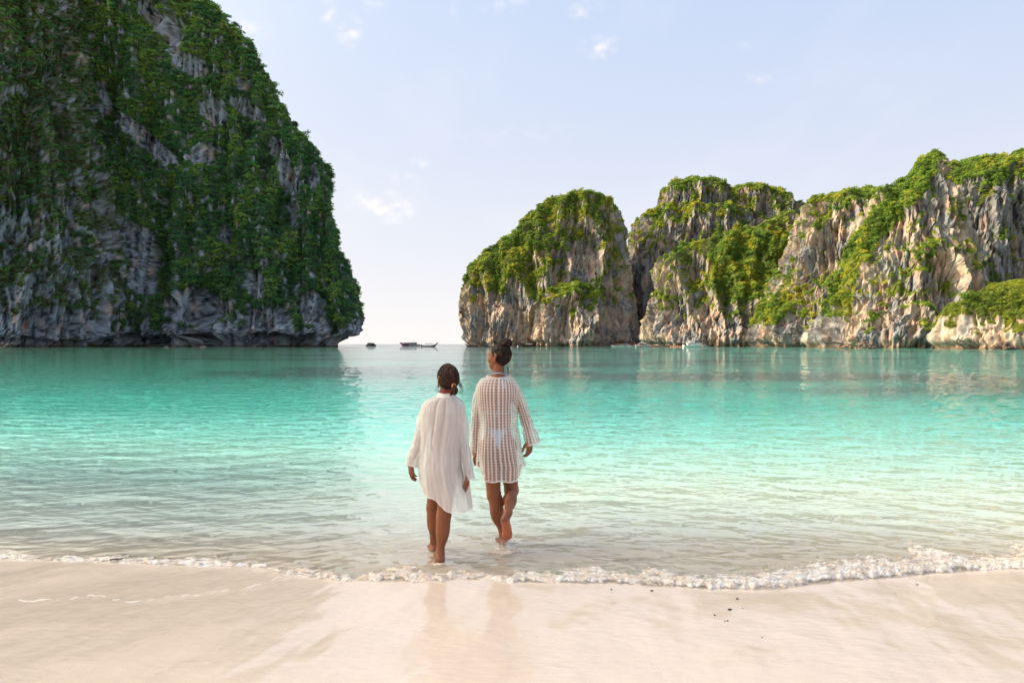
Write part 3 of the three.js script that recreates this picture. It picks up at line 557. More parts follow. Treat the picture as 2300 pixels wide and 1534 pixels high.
longtail(1487, 430, 0.3, 0.62, 'small brown longtail boat in the middle of a row of three', [0.3, 0.12, 0.06], [0.2, 0.2, 0.22]);
longtail(1500, 424, 0.15, 0.62, 'small longtail boat with a high bow, nearest to the line of floats', [0.34, 0.13, 0.07], [0.55, 0.35, 0.25]);
for (let i = 0; i < 6; i++) { const [x, z] = seaAt(1508 + i * 5.2, 412 + 3 * Math.sin(i)), b = part('float', new THREE.SphereGeometry(0.45, 12, 10), mat(0.62, 0.22, 0.10, 0.5)); b.scale.set(1.5, 0.8, 0.8); b.position.set(x, 0.1, z); tag(b, ['orange float at the left end of the line, next to the small longtail boat', 'second orange float from the left end of the line', 'third orange float from the left end of the line', 'third orange float from the cruiser end of the line', 'second orange float from the cruiser end of the line', 'orange float at the right end of the line, next to the white cruiser'][i], 'float', 'orange floats in a line on the water'); }
{ // the white cruiser at the foot of the pale cliff
  const d = 402, [x, z] = seaAt(1557, d), t = base('motor_cruiser', [x, 0, z], 0.12);
  tag(t, 'white motor cruiser with an upper deck, at the foot of the pale cliff', 'boat', 'boats moored in the bay');
  const sheer = (k) => 1.15 + 0.75 * smooth(k, 0.3, 1), keel = (k) => -0.4 + 1.8 * Math.pow(smooth(k, 0.7, 1.0), 1.6), width = (k) => Math.pow(1 - smooth(k, 0.5, 1.0), 0.6) + 0.02;
  part('hull', hullGeometry(12, 3.4, sheer, keel, width), mat(0.85, 0.83, 0.81, 0.25), t);
  part('cabin', mergeGeometries([box(5.6, 1.1, 2.7, -0.7, 1.9, 0), box(1.7, 0.85, 2.4, 2.3, 1.75, 0, -0.35)]), mat(0.84, 0.83, 0.82, 0.3), t);
  for (const s of [-1, 1]) for (let i = 0; i < 3; i++) part('window', box(1.4, 0.5, 0.06, -2.4 + i * 1.7, 2.05, s * 1.36), mat(0.03, 0.04, 0.05, 0.1), t);
  part('roof', box(6.8, 0.14, 3.0, -1.0, 2.55, 0), mat(0.85, 0.83, 0.81, 0.3), t);
  part('upper_deck', mergeGeometries([box(3.0, 0.7, 2.2, -0.8, 2.95, 0), box(3.4, 0.1, 2.4, -1.1, 4.0, 0), ...[[-2.5, -1], [0.3, -1], [-2.5, 1], [0.3, 1]].map(([a, b]) => rod([a, 2.6, b], [a, 4, b], 0.05))]), mat(0.8, 0.72, 0.68, 0.4), t);
  part('railing', mergeGeometries([-1, 1].flatMap((s) => [rod([0.5, 2.2, s * 1.4], [5.4, 2.6, s * 0.35], 0.04), rod([2.6, 1.5, s * 1.4], [2.6, 2.35, s * 1.0], 0.03), rod([4.2, 1.7, s * 0.8], [4.2, 2.5, s * 0.65], 0.03)])), mat(0.75, 0.75, 0.75, 0.2, { metalness: 0.8 }), t);
}
speedboat(1583, 404, 0.2, 0.55, 'small grey dinghy moored off the bow of the white cruiser', [0.62, 0.62, 0.62], [0.5, 0.5, 0.5]);
// ---------------------------------------------------------------- people
const V = (x, y, z) => new THREE.Vector3(x, y, z);
const smin = (a, b, k) => { const h = Math.max(k - Math.abs(a - b), 0) / k; return Math.min(a, b) - h * h * k * 0.25; };
function cap(a, b, ra, rb, k = 0.03) {                   // a tapered limb between two joints
  const dx = b.x - a.x, dy = b.y - a.y, dz = b.z - a.z, l2 = dx * dx + dy * dy + dz * dz || 1e-9;
  return { k, f: (x, y, z) => { const px_ = x - a.x, py = y - a.y, pz = z - a.z, t = clamp((px_ * dx + py * dy + pz * dz) / l2); return Math.hypot(px_ - dx * t, py - dy * t, pz - dz * t) - (ra + (rb - ra) * t); } };
}
function ell(c, r, k = 0.03) {
  const m = Math.min(r.x, r.y, r.z);
  return { k, f: (x, y, z) => { const a = (x - c.x) / r.x, b = (y - c.y) / r.y, d = (z - c.z) / r.z, q = Math.hypot(a, b, d); return (q - 1) * m * (q < 1 ? 1 : Math.min(1.6, 0.6 + 0.4 * q)); } };
}
const union = (prims) => (x, y, z) => { let d = 1e3; for (const p of prims) { const e = p.f(x, y, z); d = d > 900 ? e : smin(d, e, p.k); } return d; };
function skin(f, lo, hi, cell) {                         // surface nets over a grid
  const nx = Math.ceil((hi.x - lo.x) / cell) + 1, ny = Math.ceil((hi.y - lo.y) / cell) + 1, nz = Math.ceil((hi.z - lo.z) / cell) + 1, F = new Float32Array(nx * ny * nz), id = new Int32Array(nx * ny * nz).fill(-1), P = [], I = [];
  const step = 4;                                        // skip far blocks
  for (let k = 0; k < nz; k += step) for (let j = 0; j < ny; j += step) for (let i = 0; i < nx; i += step) {
    const h = step * cell / 2, far = f(lo.x + i * cell + h, lo.y + j * cell + h, lo.z + k * cell + h);
    const skip = Math.abs(far) > step * cell * 1.5;
    for (let c = k; c < Math.min(nz, k + step); c++) for (let b = j; b < Math.min(ny, j + step); b++) for (let a = i; a < Math.min(nx, i + step); a++) F[(c * ny + b) * nx + a] = skip ? far : f(lo.x + a * cell, lo.y + b * cell, lo.z + c * cell);
  }
  const at3 = (i, j, k) => (k * ny + j) * nx + i;
  for (let k = 0; k < nz - 1; k++) for (let j = 0; j < ny - 1; j++) for (let i = 0; i < nx - 1; i++) {
    let s = 0, X = 0, Y = 0, Z = 0, n = 0;
    const v = []; for (let c = 0; c < 8; c++) { const q = F[at3(i + (c & 1), j + ((c >> 1) & 1), k + (c >> 2))]; v.push(q); if (q < 0) s |= 1 << c; }
    if (s === 0 || s === 255) continue;
    for (const [a, b] of [[0, 1], [2, 3], [4, 5], [6, 7], [0, 2], [1, 3], [4, 6], [5, 7], [0, 4], [1, 5], [2, 6], [3, 7]]) if ((v[a] < 0) !== (v[b] < 0)) {
      const t = v[a] / (v[a] - v[b]); n++;
      X += lerp(a & 1, b & 1, t); Y += lerp((a >> 1) & 1, (b >> 1) & 1, t); Z += lerp(a >> 2, b >> 2, t);
    }
    id[at3(i, j, k)] = P.length / 3; P.push(lo.x + (i + X / n) * cell, lo.y + (j + Y / n) * cell, lo.z + (k + Z / n) * cell);
  }
  const quad = (a, b, c, d, flip) => { if (a < 0 || b < 0 || c < 0 || d < 0) return; flip ? I.push(a, c, b, a, d, c) : I.push(a, b, c, a, c, d); };
  for (let k = 1; k < nz - 1; k++) for (let j = 1; j < ny - 1; j++) for (let i = 1; i < nx - 1; i++) {
    const o = F[at3(i, j, k)] < 0;
    if (o !== F[at3(i + 1, j, k)] < 0) quad(id[at3(i, j - 1, k - 1)], id[at3(i, j, k - 1)], id[at3(i, j, k)], id[at3(i, j - 1, k)], !o);
    if (o !== F[at3(i, j + 1, k)] < 0) quad(id[at3(i - 1, j, k - 1)], id[at3(i - 1, j, k)], id[at3(i, j, k)], id[at3(i, j, k - 1)], !o);
    if (o !== F[at3(i, j, k + 1)] < 0) quad(id[at3(i - 1, j - 1, k)], id[at3(i, j - 1, k)], id[at3(i, j, k)], id[at3(i - 1, j, k)], !o);
  }
  const N = new Float32Array(P.length), e = cell * 0.5;
  for (let i = 0; i < P.length; i += 3) {
    const x = P[i], y = P[i + 1], z = P[i + 2], a = f(x + e, y, z) - f(x - e, y, z), b = f(x, y + e, z) - f(x, y - e, z), c = f(x, y, z + e) - f(x, y, z - e), l = Math.hypot(a, b, c) || 1;
    N[i] = a / l; N[i + 1] = b / l; N[i + 2] = c / l;
  }
  const g = new THREE.BufferGeometry();
  g.setAttribute('position', new THREE.Float32BufferAttribute(P, 3)); g.setAttribute('normal', new THREE.BufferAttribute(N, 3)); g.setIndex(I);
  return g;
}
function hand(w, d, n, side, curl) {                     // wrist, direction, palm normal, side +1 or -1 of the thumb; returns limbs
  d = d.clone().normalize(); const t = V().crossVectors(d, n).normalize().multiplyScalar(side); n = V().crossVectors(t, d).multiplyScalar(side).normalize();
  const P = (a, b, c) => w.clone().addScaledVector(d, a).addScaledVector(t, b).addScaledVector(n, c), out = [cap(P(-0.03, 0, 0), P(0.015, 0, 0), 0.022, 0.022, 0.02)];
  [[0.027, 0.068, 1], [0.009, 0.075, 1.05], [-0.009, 0.069, 1.12], [-0.026, 0.054, 1.25]].forEach(([b, len, more]) => {
    const k = P(0.082 - Math.abs(b) * 0.25, b, 0); out.push(cap(P(0.005, b * 0.6, 0), k, 0.0145, 0.0115, 0.014));
    let p = k, a = 0.25 * curl * more;
    [0.45, 0.32, 0.23].forEach((s, i) => { const q = p.clone().addScaledVector(d, Math.cos(a) * len * s).addScaledVector(n, Math.sin(a) * len * s).addScaledVector(t, b * 0.05); out.push(cap(p, q, 0.0092 - i * 0.0009, 0.0084 - i * 0.001, 0.004)); p = q; a += (0.45 + 0.2 * i) * curl * more; });
  });
  const th = [P(0.012, 0.022, 0.006), P(0.044, 0.046, 0.016), P(0.070, 0.052, 0.026), P(0.092, 0.050, 0.034)];
  for (let i = 0; i < 3; i++) out.push(cap(th[i], th[i + 1], 0.0145 - i * 0.002, 0.0115 - i * 0.0015, i ? 0.005 : 0.014));
  return out;
}
function foot(heel, ball, up, big) {                     // heel and ball centres, direction to the top of the foot, direction to the big toe's side
  const d = ball.clone().sub(heel), l = d.length(); d.normalize();
  const t = V().crossVectors(d, up).normalize(), s = t.dot(big) > 0 ? 1 : -1, u = V().crossVectors(t, d).normalize().multiplyScalar(V().crossVectors(t, d).dot(up) > 0 ? 1 : -1);
  const P = (a, b, c) => heel.clone().addScaledVector(d, a).addScaledVector(t, b * s).addScaledVector(u, c);
  const out = [cap(P(0, 0, 0), P(l * 0.55, -0.012, 0.002), 0.03, 0.024, 0.03), cap(P(l * 0.2, 0.004, 0.022), P(l * 0.95, 0.018, 0.004), 0.027, 0.02, 0.03), cap(P(l * 0.5, -0.012, 0), P(l * 0.92, -0.024, -0.002), 0.024, 0.018, 0.03), cap(P(l * 0.9, -0.022, 0), P(l, 0.022, 0), 0.019, 0.021, 0.02)];
  [[0.026, 0.045, 0.0125], [0.008, 0.047, 0.009], [-0.006, 0.042, 0.0085], [-0.019, 0.036, 0.008], [-0.031, 0.027, 0.0078]].forEach(([b, len, r]) => out.push(cap(P(l - 0.003, b * 0.9, -0.001), P(l + len, b * 1.08, -0.007), r, r * 0.92, 0.006)));
  return out;
}
const headPrims = (ears = true) => [ell(V(0, 0.028, 0.012), V(0.072, 0.084, 0.094), 0.03), ell(V(0, -0.03, -0.03), V(0.056, 0.078, 0.062), 0.04), ell(V(0, -0.088, -0.066), V(0.024, 0.02, 0.02), 0.03), cap(V(0, 0.012, -0.089), V(0, -0.028, -0.108), 0.007, 0.0115, 0.014), ell(V(0, -0.056, -0.088), V(0.024, 0.013, 0.012), 0.012),
  cap(V(-0.04, 0.022, -0.076), V(0.04, 0.022, -0.076), 0.011, 0.011, 0.02), ell(V(0.035, -0.03, -0.066), V(0.02, 0.02, 0.02), 0.03), ell(V(-0.035, -0.03, -0.066), V(0.02, 0.02, 0.02), 0.03), ell(V(0.03, 0.004, -0.076), V(0.013, 0.012, 0.012), 0.004), ell(V(-0.03, 0.004, -0.076), V(0.013, 0.012, 0.012), 0.004),
  ...(ears ? [-1, 1].flatMap((s) => [cap(V(s * 0.074, 0.018, 0.014), V(s * 0.072, -0.024, 0.002), 0.012, 0.008, 0.008), cap(V(s * 0.076, 0.03, 0.006), V(s * 0.083, 0.012, 0.026), 0.006, 0.006, 0.008), cap(V(s * 0.083, 0.012, 0.026), V(s * 0.074, -0.03, 0.008), 0.006, 0.006, 0.008)]) : [])];
function placed(prims, m) {                              // limbs given in a frame of their own
  const inv = m.clone().invert().elements, f = union(prims);
  return { k: 0.02, f: (x, y, z) => f(inv[0] * x + inv[4] * y + inv[8] * z + inv[12], inv[1] * x + inv[5] * y + inv[9] * z + inv[13], inv[2] * x + inv[6] * y + inv[10] * z + inv[14]) };
}
const bounds = (pts, m) => { const b = new THREE.Box3().setFromPoints(pts); return b.expandByScalar(m); };
const bare3 = (g) => { for (const k of Object.keys(g.attributes)) if (!['position', 'normal', 'color'].includes(k)) g.deleteAttribute(k); return g; };
function strand(points, r0, r1, tone, sides = 5, n = 10) {
  const curve = new THREE.CatmullRomCurve3(points), g = new THREE.TubeGeometry(curve, n, 1, sides), p = g.attributes.position, c = new THREE.Vector3();
  for (let i = 0; i <= n; i++) { curve.getPointAt(i / n, c); const r = lerp(r0, r1, i / n) * Math.min(1, (i + 0.6) / 1.6); for (let j = 0; j <= sides; j++) { const k = i * (sides + 1) + j; p.setXYZ(k, c.x + (p.getX(k) - c.x) * r, c.y + (p.getY(k) - c.y) * r, c.z + (p.getZ(k) - c.z) * r); } }
  g.computeVertexNormals();
  return bare3(colour(g, (q, m, o) => { o[0] = tone[0]; o[1] = tone[1]; o[2] = tone[2]; }));
}
const skinMat = new THREE.MeshPhysicalMaterial({ color: rgb(1, 1, 1), vertexColors: true, roughness: 0.46, specularIntensity: 0.7 });
const hairMat = new THREE.MeshPhysicalMaterial({ color: rgb(0.75, 0.75, 0.75), vertexColors: true, roughness: 0.5, specularIntensity: 0.35 });
const tan = [0.25, 0.085, 0.036];
function paintSkin(g, soles) {
  return bare3(colour(g, (p, n, c) => {
    const t = 1 + 0.16 * fbm3(p.x * 9, p.y * 5, p.z * 9, 2) + 0.05 * n3(p.x * 60, p.y * 60, p.z * 60);
    c[0] = tan[0] * t; c[1] = tan[1] * t; c[2] = tan[2] * t;
    for (const s of soles ?? []) if (p.distanceTo(s.c) < s.r) { const k = smooth(n.dot(s.n), 0.1, 0.55); c[0] = lerp(c[0], 0.56, k * 0.9); c[1] = lerp(c[1], 0.175, k * 0.9); c[2] = lerp(c[2], 0.085, k * 0.9); }
  }));
}
// A loose garment: rings from the collar to the hem. o.xl, o.xr, o.deep give each level's outline, in photo pixels and metres; folds are real.
function garment(o) {
  const nu = o.nu ?? 150, nv = o.nv ?? 120, per = FPX / o.d;
  const g = grid(nu, nv, (i, j, q) => {
    const f = i / nu * 2 * Math.PI, c = Math.cos(f), s = Math.sin(f), hem = o.hem(f), Y = lerp(o.top(f), hem, j / nv);
    const xl = o.xl(Y), xr = o.xr(Y), a = (xr - xl) / 2, dp = o.deep(Y), e = 2 / 2.35;
    let cx = Math.sign(c) * Math.pow(Math.abs(c), e), cz = Math.sign(s) * Math.pow(Math.abs(s), e);
    const fold = o.fold(f, Y, j / nv);
    const X = (xl + xr) / 2 + a * cx + fold * c * per, z = -o.d + (o.zc?.(Y) ?? 0) + dp * cz + fold * s;
    const p = at(X, Y, o.d); q[0] = p.x; q[1] = p.y; q[2] = z; q[3] = f * 0.165; q[4] = p.y;
  }, true);
  return g;
}
function sleeve(path, r, o) {                            // along the arm; r(t) is the radius, squash flattens front to back
  const nu = 48, nv = 60, curve = new THREE.CatmullRomCurve3(path), T = V(), B = V(), Nn = V();
  return grid(nu, nv, (i, j, q) => {
    const t = j / nv, f = i / nu * 2 * Math.PI, p = curve.getPointAt(t); curve.getTangentAt(t, T);
    B.set(0, 0, 1).addScaledVector(T, -T.z).normalize(); Nn.crossVectors(T, B);
    const wr = o.fold * (0.5 * n3(Math.cos(f) * 1.3 + o.seed, Math.sin(f) * 1.3, t * 7) + 0.5 * n3(Math.cos(f + t * 4) * 2.6, Math.sin(f + t * 4) * 2.6 + o.seed, t * 4)) * (0.4 + t);
    const R = r(t) + wr;
    p.addScaledVector(Nn, Math.cos(f) * R).addScaledVector(B, Math.sin(f) * R * (o.squash ?? 0.85));
    q[0] = p.x; q[1] = p.y; q[2] = p.z; q[3] = f * 0.165 * (o.uvs ?? 0.35); q[4] = p.y;
  }, true);
}
function edgeRoll(g, nu, row, r) {                       // a rolled hem along one row of a sheet
  const p = g.attributes.position, pts = []; for (let i = 0; i < nu; i++) { const k = row * (nu + 1) + i; pts.push(V(p.getX(k), p.getY(k), p.getZ(k))); }
  const t = new THREE.TubeGeometry(new THREE.CatmullRomCurve3(pts, true), nu * 2, r, 5, true); return t;
}

// ---- the woman on the left: loose off-white shirt dress, low ponytail
{
  const D = 5.26, J = (X, Y, dd = 0) => at(X, Y, D + dd);
  const hip = [J(984, 1050, 0.02), J(1009, 1052)], knee = [J(973, 1140, 0.20), J(997, 1156, 0.0)], ank = [J(975, 1226, 0.30), J(988, 1243, -0.02)];
  const gl = (x, z) => groundY(x, z);
  const heelR = V(ank[1].x + 0.002, gl(ank[1].x, ank[1].z) + 0.032, ank[1].z + 0.03), ballR = V(ank[1].x - 0.022, heelR.y - 0.012, ank[1].z - 0.125);
  const heelL = V(ank[0].x, gl(ank[0].x, ank[0].z) + 0.03, ank[0].z + 0.03), ballL = V(ank[0].x - 0.03, heelL.y - 0.012, ank[0].z - 0.12);
  const sh = [J(967, 921), J(1024, 923)], elb = [J(945, 985, 0.0), J(1039, 1000, 0.0)], wri = [J(922, 1038, -0.02), J(1050, 1066, -0.04)];
  const neck = J(1001, 893), headC = J(1005, 851, 0.0), yaw = 0.5;
  const HM = new THREE.Matrix4().compose(headC, new THREE.Quaternion().setFromEuler(new THREE.Euler(-0.06, yaw, 0.03, 'YXZ')), V(0.97, 0.97, 0.97));
  const torso = [cap(J(1000, 1030, 0.01), J(1000, 985, 0.01), 0.115, 0.098, 0.06), cap(J(1000, 985), J(1000, 925), 0.095, 0.105, 0.06), cap(J(978, 926), J(1020, 928), 0.068, 0.068, 0.06), cap(J(982, 1050, -0.03), J(980, 1072, -0.04), 0.078, 0.07, 0.05), cap(J(1009, 1050, -0.03), J(1010, 1072, -0.04), 0.078, 0.07, 0.05),
    cap(J(1000, 905), neck, 0.06, 0.05, 0.05), cap(neck, J(1003, 868, -0.01), 0.05, 0.047, 0.03)];
  const legs = [cap(hip[0], knee[0], 0.082, 0.052, 0.04), cap(knee[0], ank[0], 0.048, 0.031, 0.03), ell(knee[0].clone().lerp(ank[0], 0.32).add(V(0, 0, 0.015)), V(0.05, 0.115, 0.05), 0.03), cap(hip[1], knee[1], 0.076, 0.055, 0.04), cap(knee[1], ank[1], 0.049, 0.029, 0.03), ell(knee[1].clone().lerp(ank[1], 0.31).add(V(0.004, 0, 0.014)), V(0.053, 0.115, 0.05), 0.03),
    cap(ank[1], heelR, 0.031, 0.03, 0.03), cap(ank[0], heelL, 0.03, 0.03, 0.03), ...foot(heelR, ballR, V(0, 1, 0), V(-1, 0, 0)), ...foot(heelL, ballL, V(0, 1, 0), V(1, 0, 0))];
  const arms = [0, 1].flatMap((i) => [cap(sh[i], elb[i], 0.034, 0.027, 0.04), cap(elb[i], wri[i], 0.028, 0.021, 0.03)]);
  const body = union([...torso, ...legs, ...arms]), all = [...hip, ...knee, ...ank, ...sh, ...elb, neck, heelR, heelL, ballR, ballL, wri[0], wri[1]], b = bounds(all, 0.14);
  b.max.y = headC.y - 0.03; b.min.y = Math.min(heelR.y, heelL.y) - 0.05;
  const hands = [hand(wri[0], V(0.08, -1, -0.06), V(1, 0, 0.25), 1, 0.7), hand(wri[1], V(-0.06, -1, -0.12), V(-1, 0, 0.2), -1, 0.7)];
  const hb = (w) => new THREE.Box3(w.clone().add(V(-0.09, -0.2, -0.1)), w.clone().add(V(0.09, 0.03, 0.1)));
  const head = placed(headPrims(), HM), hbox = new THREE.Box3(headC.clone().addScalar(-0.17), headC.clone().addScalar(0.16));
  const geos = [skin(body, b.min, b.max, 0.009), ...hands.map((h, i) => { const q = hb(wri[i]); return skin(union(h), q.min, q.max, 0.004); }), skin(head.f, hbox.min, hbox.max, 0.005)];
  const root = base('person', [D * 0 + J(1000, 1268).x, 0, -D]); root.updateMatrixWorld(true);
  const put = (name, g, m, parent = root) => { g = g.index ? g : mergeVertices(g); g.translate(-root.position.x, 0, D); return part(name, g, m, parent); };
  tag(root, 'person in a loose off-white shirt dress with a low ponytail, wading out from the beach', 'person', 'people wading into the bay');
  put('body', mergeGeometries(geos.map((g) => paintSkin(g))), skinMat);
  // hair: a shell over the skull, strands drawn back to the tie, a looped tail
  const hs = (x, y, z) => { const q = V(x, y, z).applyMatrix4(HMi), e = Math.hypot(q.x / 0.083, (q.y - 0.012) / 0.107, (q.z - 0.014) / 0.104) - 1; const gro = 0.0035 * Math.sin(Math.atan2(q.x, q.z + 0.02) * 34 + q.y * 20) + 0.004 * n3(q.x * 28, q.y * 28, q.z * 28); const cut = -((q.z + 0.052) * 0.19 + (q.y - 0.06) * 0.1) / 0.215; return Math.max(e * 0.085 + gro, cut, -(q.y + 0.085)); };
  const HMi = HM.clone().invert();
  const shell = skin(hs, hbox.min, hbox.max, 0.005), hp = [bare3(colour(shell, (p, n, c) => { const q = p.clone().applyMatrix4(HMi), t = smooth(n3(Math.atan2(q.x, q.z) * 6, q.y * 6, 3), 0.0, 0.6) * 0.8; c[0] = lerp(0.016, 0.085, t); c[1] = lerp(0.011, 0.03, t); c[2] = lerp(0.010, 0.016, t); }))];
  const tie = V(0.0, -0.062, 0.112);
  for (let i = 0; i < 190; i++) {
    const a = range(-2.5, 2.5), h = range(-0.3, 1), s = V(Math.sin(a) * 0.087 * Math.sqrt(1 - h * h * 0.9), 0.012 + h * 0.107, Math.cos(a) * 0.107 * Math.sqrt(1 - h * h * 0.9) + 0.012);
    if ((s.z + 0.05) * 0.19 + (s.y - 0.06) * 0.1 < 0) continue;
    const m = s.clone().lerp(tie, 0.5); m.sub(V(0, 0.01, 0.012)); m.set(m.x / 0.086, m.y / 0.108, m.z / 0.106).normalize().multiply(V(0.0875, 0.109, 0.108)).add(V(0, 0.012, 0.014));
    const red = rnd() < 0.3, e = tie.clone().add(V(range(-0.014, 0.014), range(-0.014, 0.014), range(-0.012, 0.004)));
    hp.push(strand([s, m, e].map((q) => q.applyMatrix4(HM)), 0.0024, 0.0016, red ? [0.13, 0.05, 0.026] : [0.018 + 0.02 * rnd(), 0.012 + 0.01 * rnd(), 0.010]));
  }
  for (let i = 0; i < 46; i++) {                          // the tail, and loose ends by the neck and cheek
    const o = V(range(-0.016, 0.016), range(-0.01, 0.01), range(-0.012, 0.014)), red = rnd() < 0.35;
    hp.push(strand([tie.clone().add(o), tie.clone().add(V(o.x * 1.5 + 0.002, -0.022, 0.018 + o.z)), tie.clone().add(V(o.x * 1.8 - 0.004, -0.048 + o.y, 0.008 + o.z)), tie.clone().add(V(o.x * 1.4 - 0.010, -0.052 - 0.022 * rnd(), -0.012 + o.z))].map((q) => q.applyMatrix4(HM)), 0.0032, 0.0012, red ? [0.14, 0.05, 0.025] : [0.022, 0.014, 0.011]));
  }
  for (let i = 0; i < 26; i++) { const s = i % 2 ? 1 : -1, a = range(0.5, 1.5) * s; const st = V(Math.sin(a) * 0.086, -0.02 + range(-0.03, 0.03), Math.cos(a) * 0.1); hp.push(strand([st, st.clone().add(V(0.012 * s, -0.035, 0.012)), st.clone().add(V((0.012 + 0.035 * rnd()) * s, -0.06 - 0.04 * rnd(), 0.02 * rnd()))].map((q) => q.applyMatrix4(HM)), 0.0018, 0.0006, [0.024, 0.015, 0.012])); }
  put('hair', mergeGeometries(hp), hairMat);
  const clip = new THREE.TorusGeometry(0.017, 0.007, 8, 20, 4.6); clip.rotateY(0.4); clip.translate(tie.x, tie.y + 0.004, tie.z + 0.004); clip.applyMatrix4(HM);
  put('hair_clip', clip, mat(0.42, 0.17, 0.07, 0.4));
  const ring = new THREE.TorusGeometry(0.017, 0.0014, 6, 24); ring.rotateY(1.4); ring.translate(-0.081, -0.05, 0.004); ring.applyMatrix4(HM);
  put('earring', ring, mat(0.6, 0.45, 0.2, 0.25, { metalness: 1 }));
  // the dress
  const cloth = new THREE.MeshPhysicalMaterial({ color: rgb(0.90, 0.84, 0.77), roughness: 0.9, transmission: 0.22, thickness: 0, specularIntensity: 0.2, side: THREE.DoubleSide, opacity: 0.73, transparent: true });
  const trim = mat(0.84, 0.775, 0.70, 0.9);
  const o = {
    d: D, nu: 220, nv: 150, top: (f) => 889 + 3 * Math.sin(f), zc: () => 0.0,
    hem: (f) => { const s = Math.sin(f), c = Math.cos(f); return s > -0.2 ? lerp(1109, 1139, smooth(c, -0.62, 0.15)) + 1.5 * Math.sin(f * 9) : lerp(1112, 1130, smooth(c, -0.6, 0.4)); },
    xl: table([[880, 984], [889, 980], [895, 966], [902, 953], [912, 947], [930, 945], [970, 945], [1010, 943], [1050, 941], [1080, 945], [1112, 955], [1145, 962]]),
    xr: table([[880, 1020], [889, 1024], [895, 1032], [902, 1040], [912, 1045], [930, 1046], [970, 1038], [1010, 1033], [1050, 1036], [1080, 1044], [1112, 1056], [1145, 1062]]),
    deep: table([[880, 0.062], [889, 0.07], [900, 0.098], [925, 0.125], [960, 0.135], [1010, 0.14], [1060, 0.158], [1110, 0.165], [1150, 0.165]]),
    fold: (f, Y, t) => {
      const s = Math.sin(f), grow = smooth(t, 0.05, 0.9), back = Math.max(0, s);
      const x = Math.cos(f) + 0.10 + (t - 0.3) * 0.15, pleat = back * smooth(t, 0.0, 0.05) * smooth(t, 0.55, 0.25) * (0.012 * Math.exp(-((x / 0.1) ** 2)) - 0.016 * Math.exp(-(((x - 0.16) / 0.035) ** 2)) - 0.016 * Math.exp(-(((x + 0.16) / 0.035) ** 2)));
      const drag = 0.014 * (1 - 2 * Math.abs(n3(Math.cos(f) * 2.4 + t * 1.3, s * 2.4, t * 1.1 + 4))) * grow;
      const diag = 0.011 * smooth(t, 0.2, 0.7) * (0.4 - Math.abs(n3(x * 2.6 + (t - 0.5) * 1.6, t * 0.9, s + 6))); return pleat + drag * 0.35 + diag + 0.006 * grow * Math.sin(7 * f + 1.2 + 2.2 * t) * (0.5 + 0.5 * n2(f * 1.1, 3)) + 0.004 * n3(Math.cos(f) * 5, s * 5, t * 3) + 0.0025 * n3(Math.cos(f) * 14, s * 14, t * 12);
    },
  };
  const dress = garment(o), sl = [[J(968, 910), J(956, 930), J(943, 985), J(926, 1046, -0.02)], [J(1022, 912), J(1033, 930), J(1040, 1000), J(1054, 1077, -0.045)]];
  const sleeves = sl.map((p, i) => sleeve(p, i ? table([[0, 0.03], [0.1, 0.048], [0.25, 0.053], [0.5, 0.048], [1, 0.040]]) : table([[0, 0.03], [0.1, 0.047], [0.25, 0.052], [0.55, 0.050], [1, 0.053]]), { fold: 0.010, squash: 1, seed: i * 9 + 2 }));
  put('dress', mergeGeometries([dress, ...sleeves].map((g) => g.clone())), cloth);
  // a flap of the shirt tail blown to the right, the rolled hems, the stand-up collar
  const flap = grid(24, 30, (i, j, q) => { const u = i / 24, v = j / 30, p = J(lerp(1036, 1052, v) + u * lerp(10, 11, v) + 2 * Math.sin(u * 7 + v * 3), lerp(1040, 1142 - 6 * u, v), -0.10 + 0.10 * u + 0.016 * Math.sin(u * 9 + v * 4)); q[0] = p.x; q[1] = p.y; q[2] = p.z; q[3] = u; q[4] = v; });
  put('shirt_tail', flap, cloth);
  put('hem', edgeRoll(dress, 220, 150, 0.0035), trim); for (const s of sleeves) put('cuff', edgeRoll(s, 48, 60, 0.003), trim);
  const collar = grid(60, 6, (i, j, q) => { const f = i / 60 * 2 * Math.PI, t = j / 6, X = 1002 + Math.cos(f) * lerp(23, 17.5, t), p = at(X, lerp(890, 880.5, t) + 2.5 * Math.sin(f), D); q[0] = p.x; q[1] = p.y; q[2] = -D + Math.sin(f) * lerp(0.072, 0.062, t) - 0.004; q[3] = f; q[4] = t; }, true);
  put('collar', collar, trim);
  const neckTie = new THREE.TorusGeometry(0.054, 0.005, 8, 40); neckTie.rotateX(1.45); neckTie.translate(J(1003, 880).x, J(1003, 880).y, -D);
  put('necklace', neckTie, mat(0.3, 0.012, 0.03, 0.5));
}

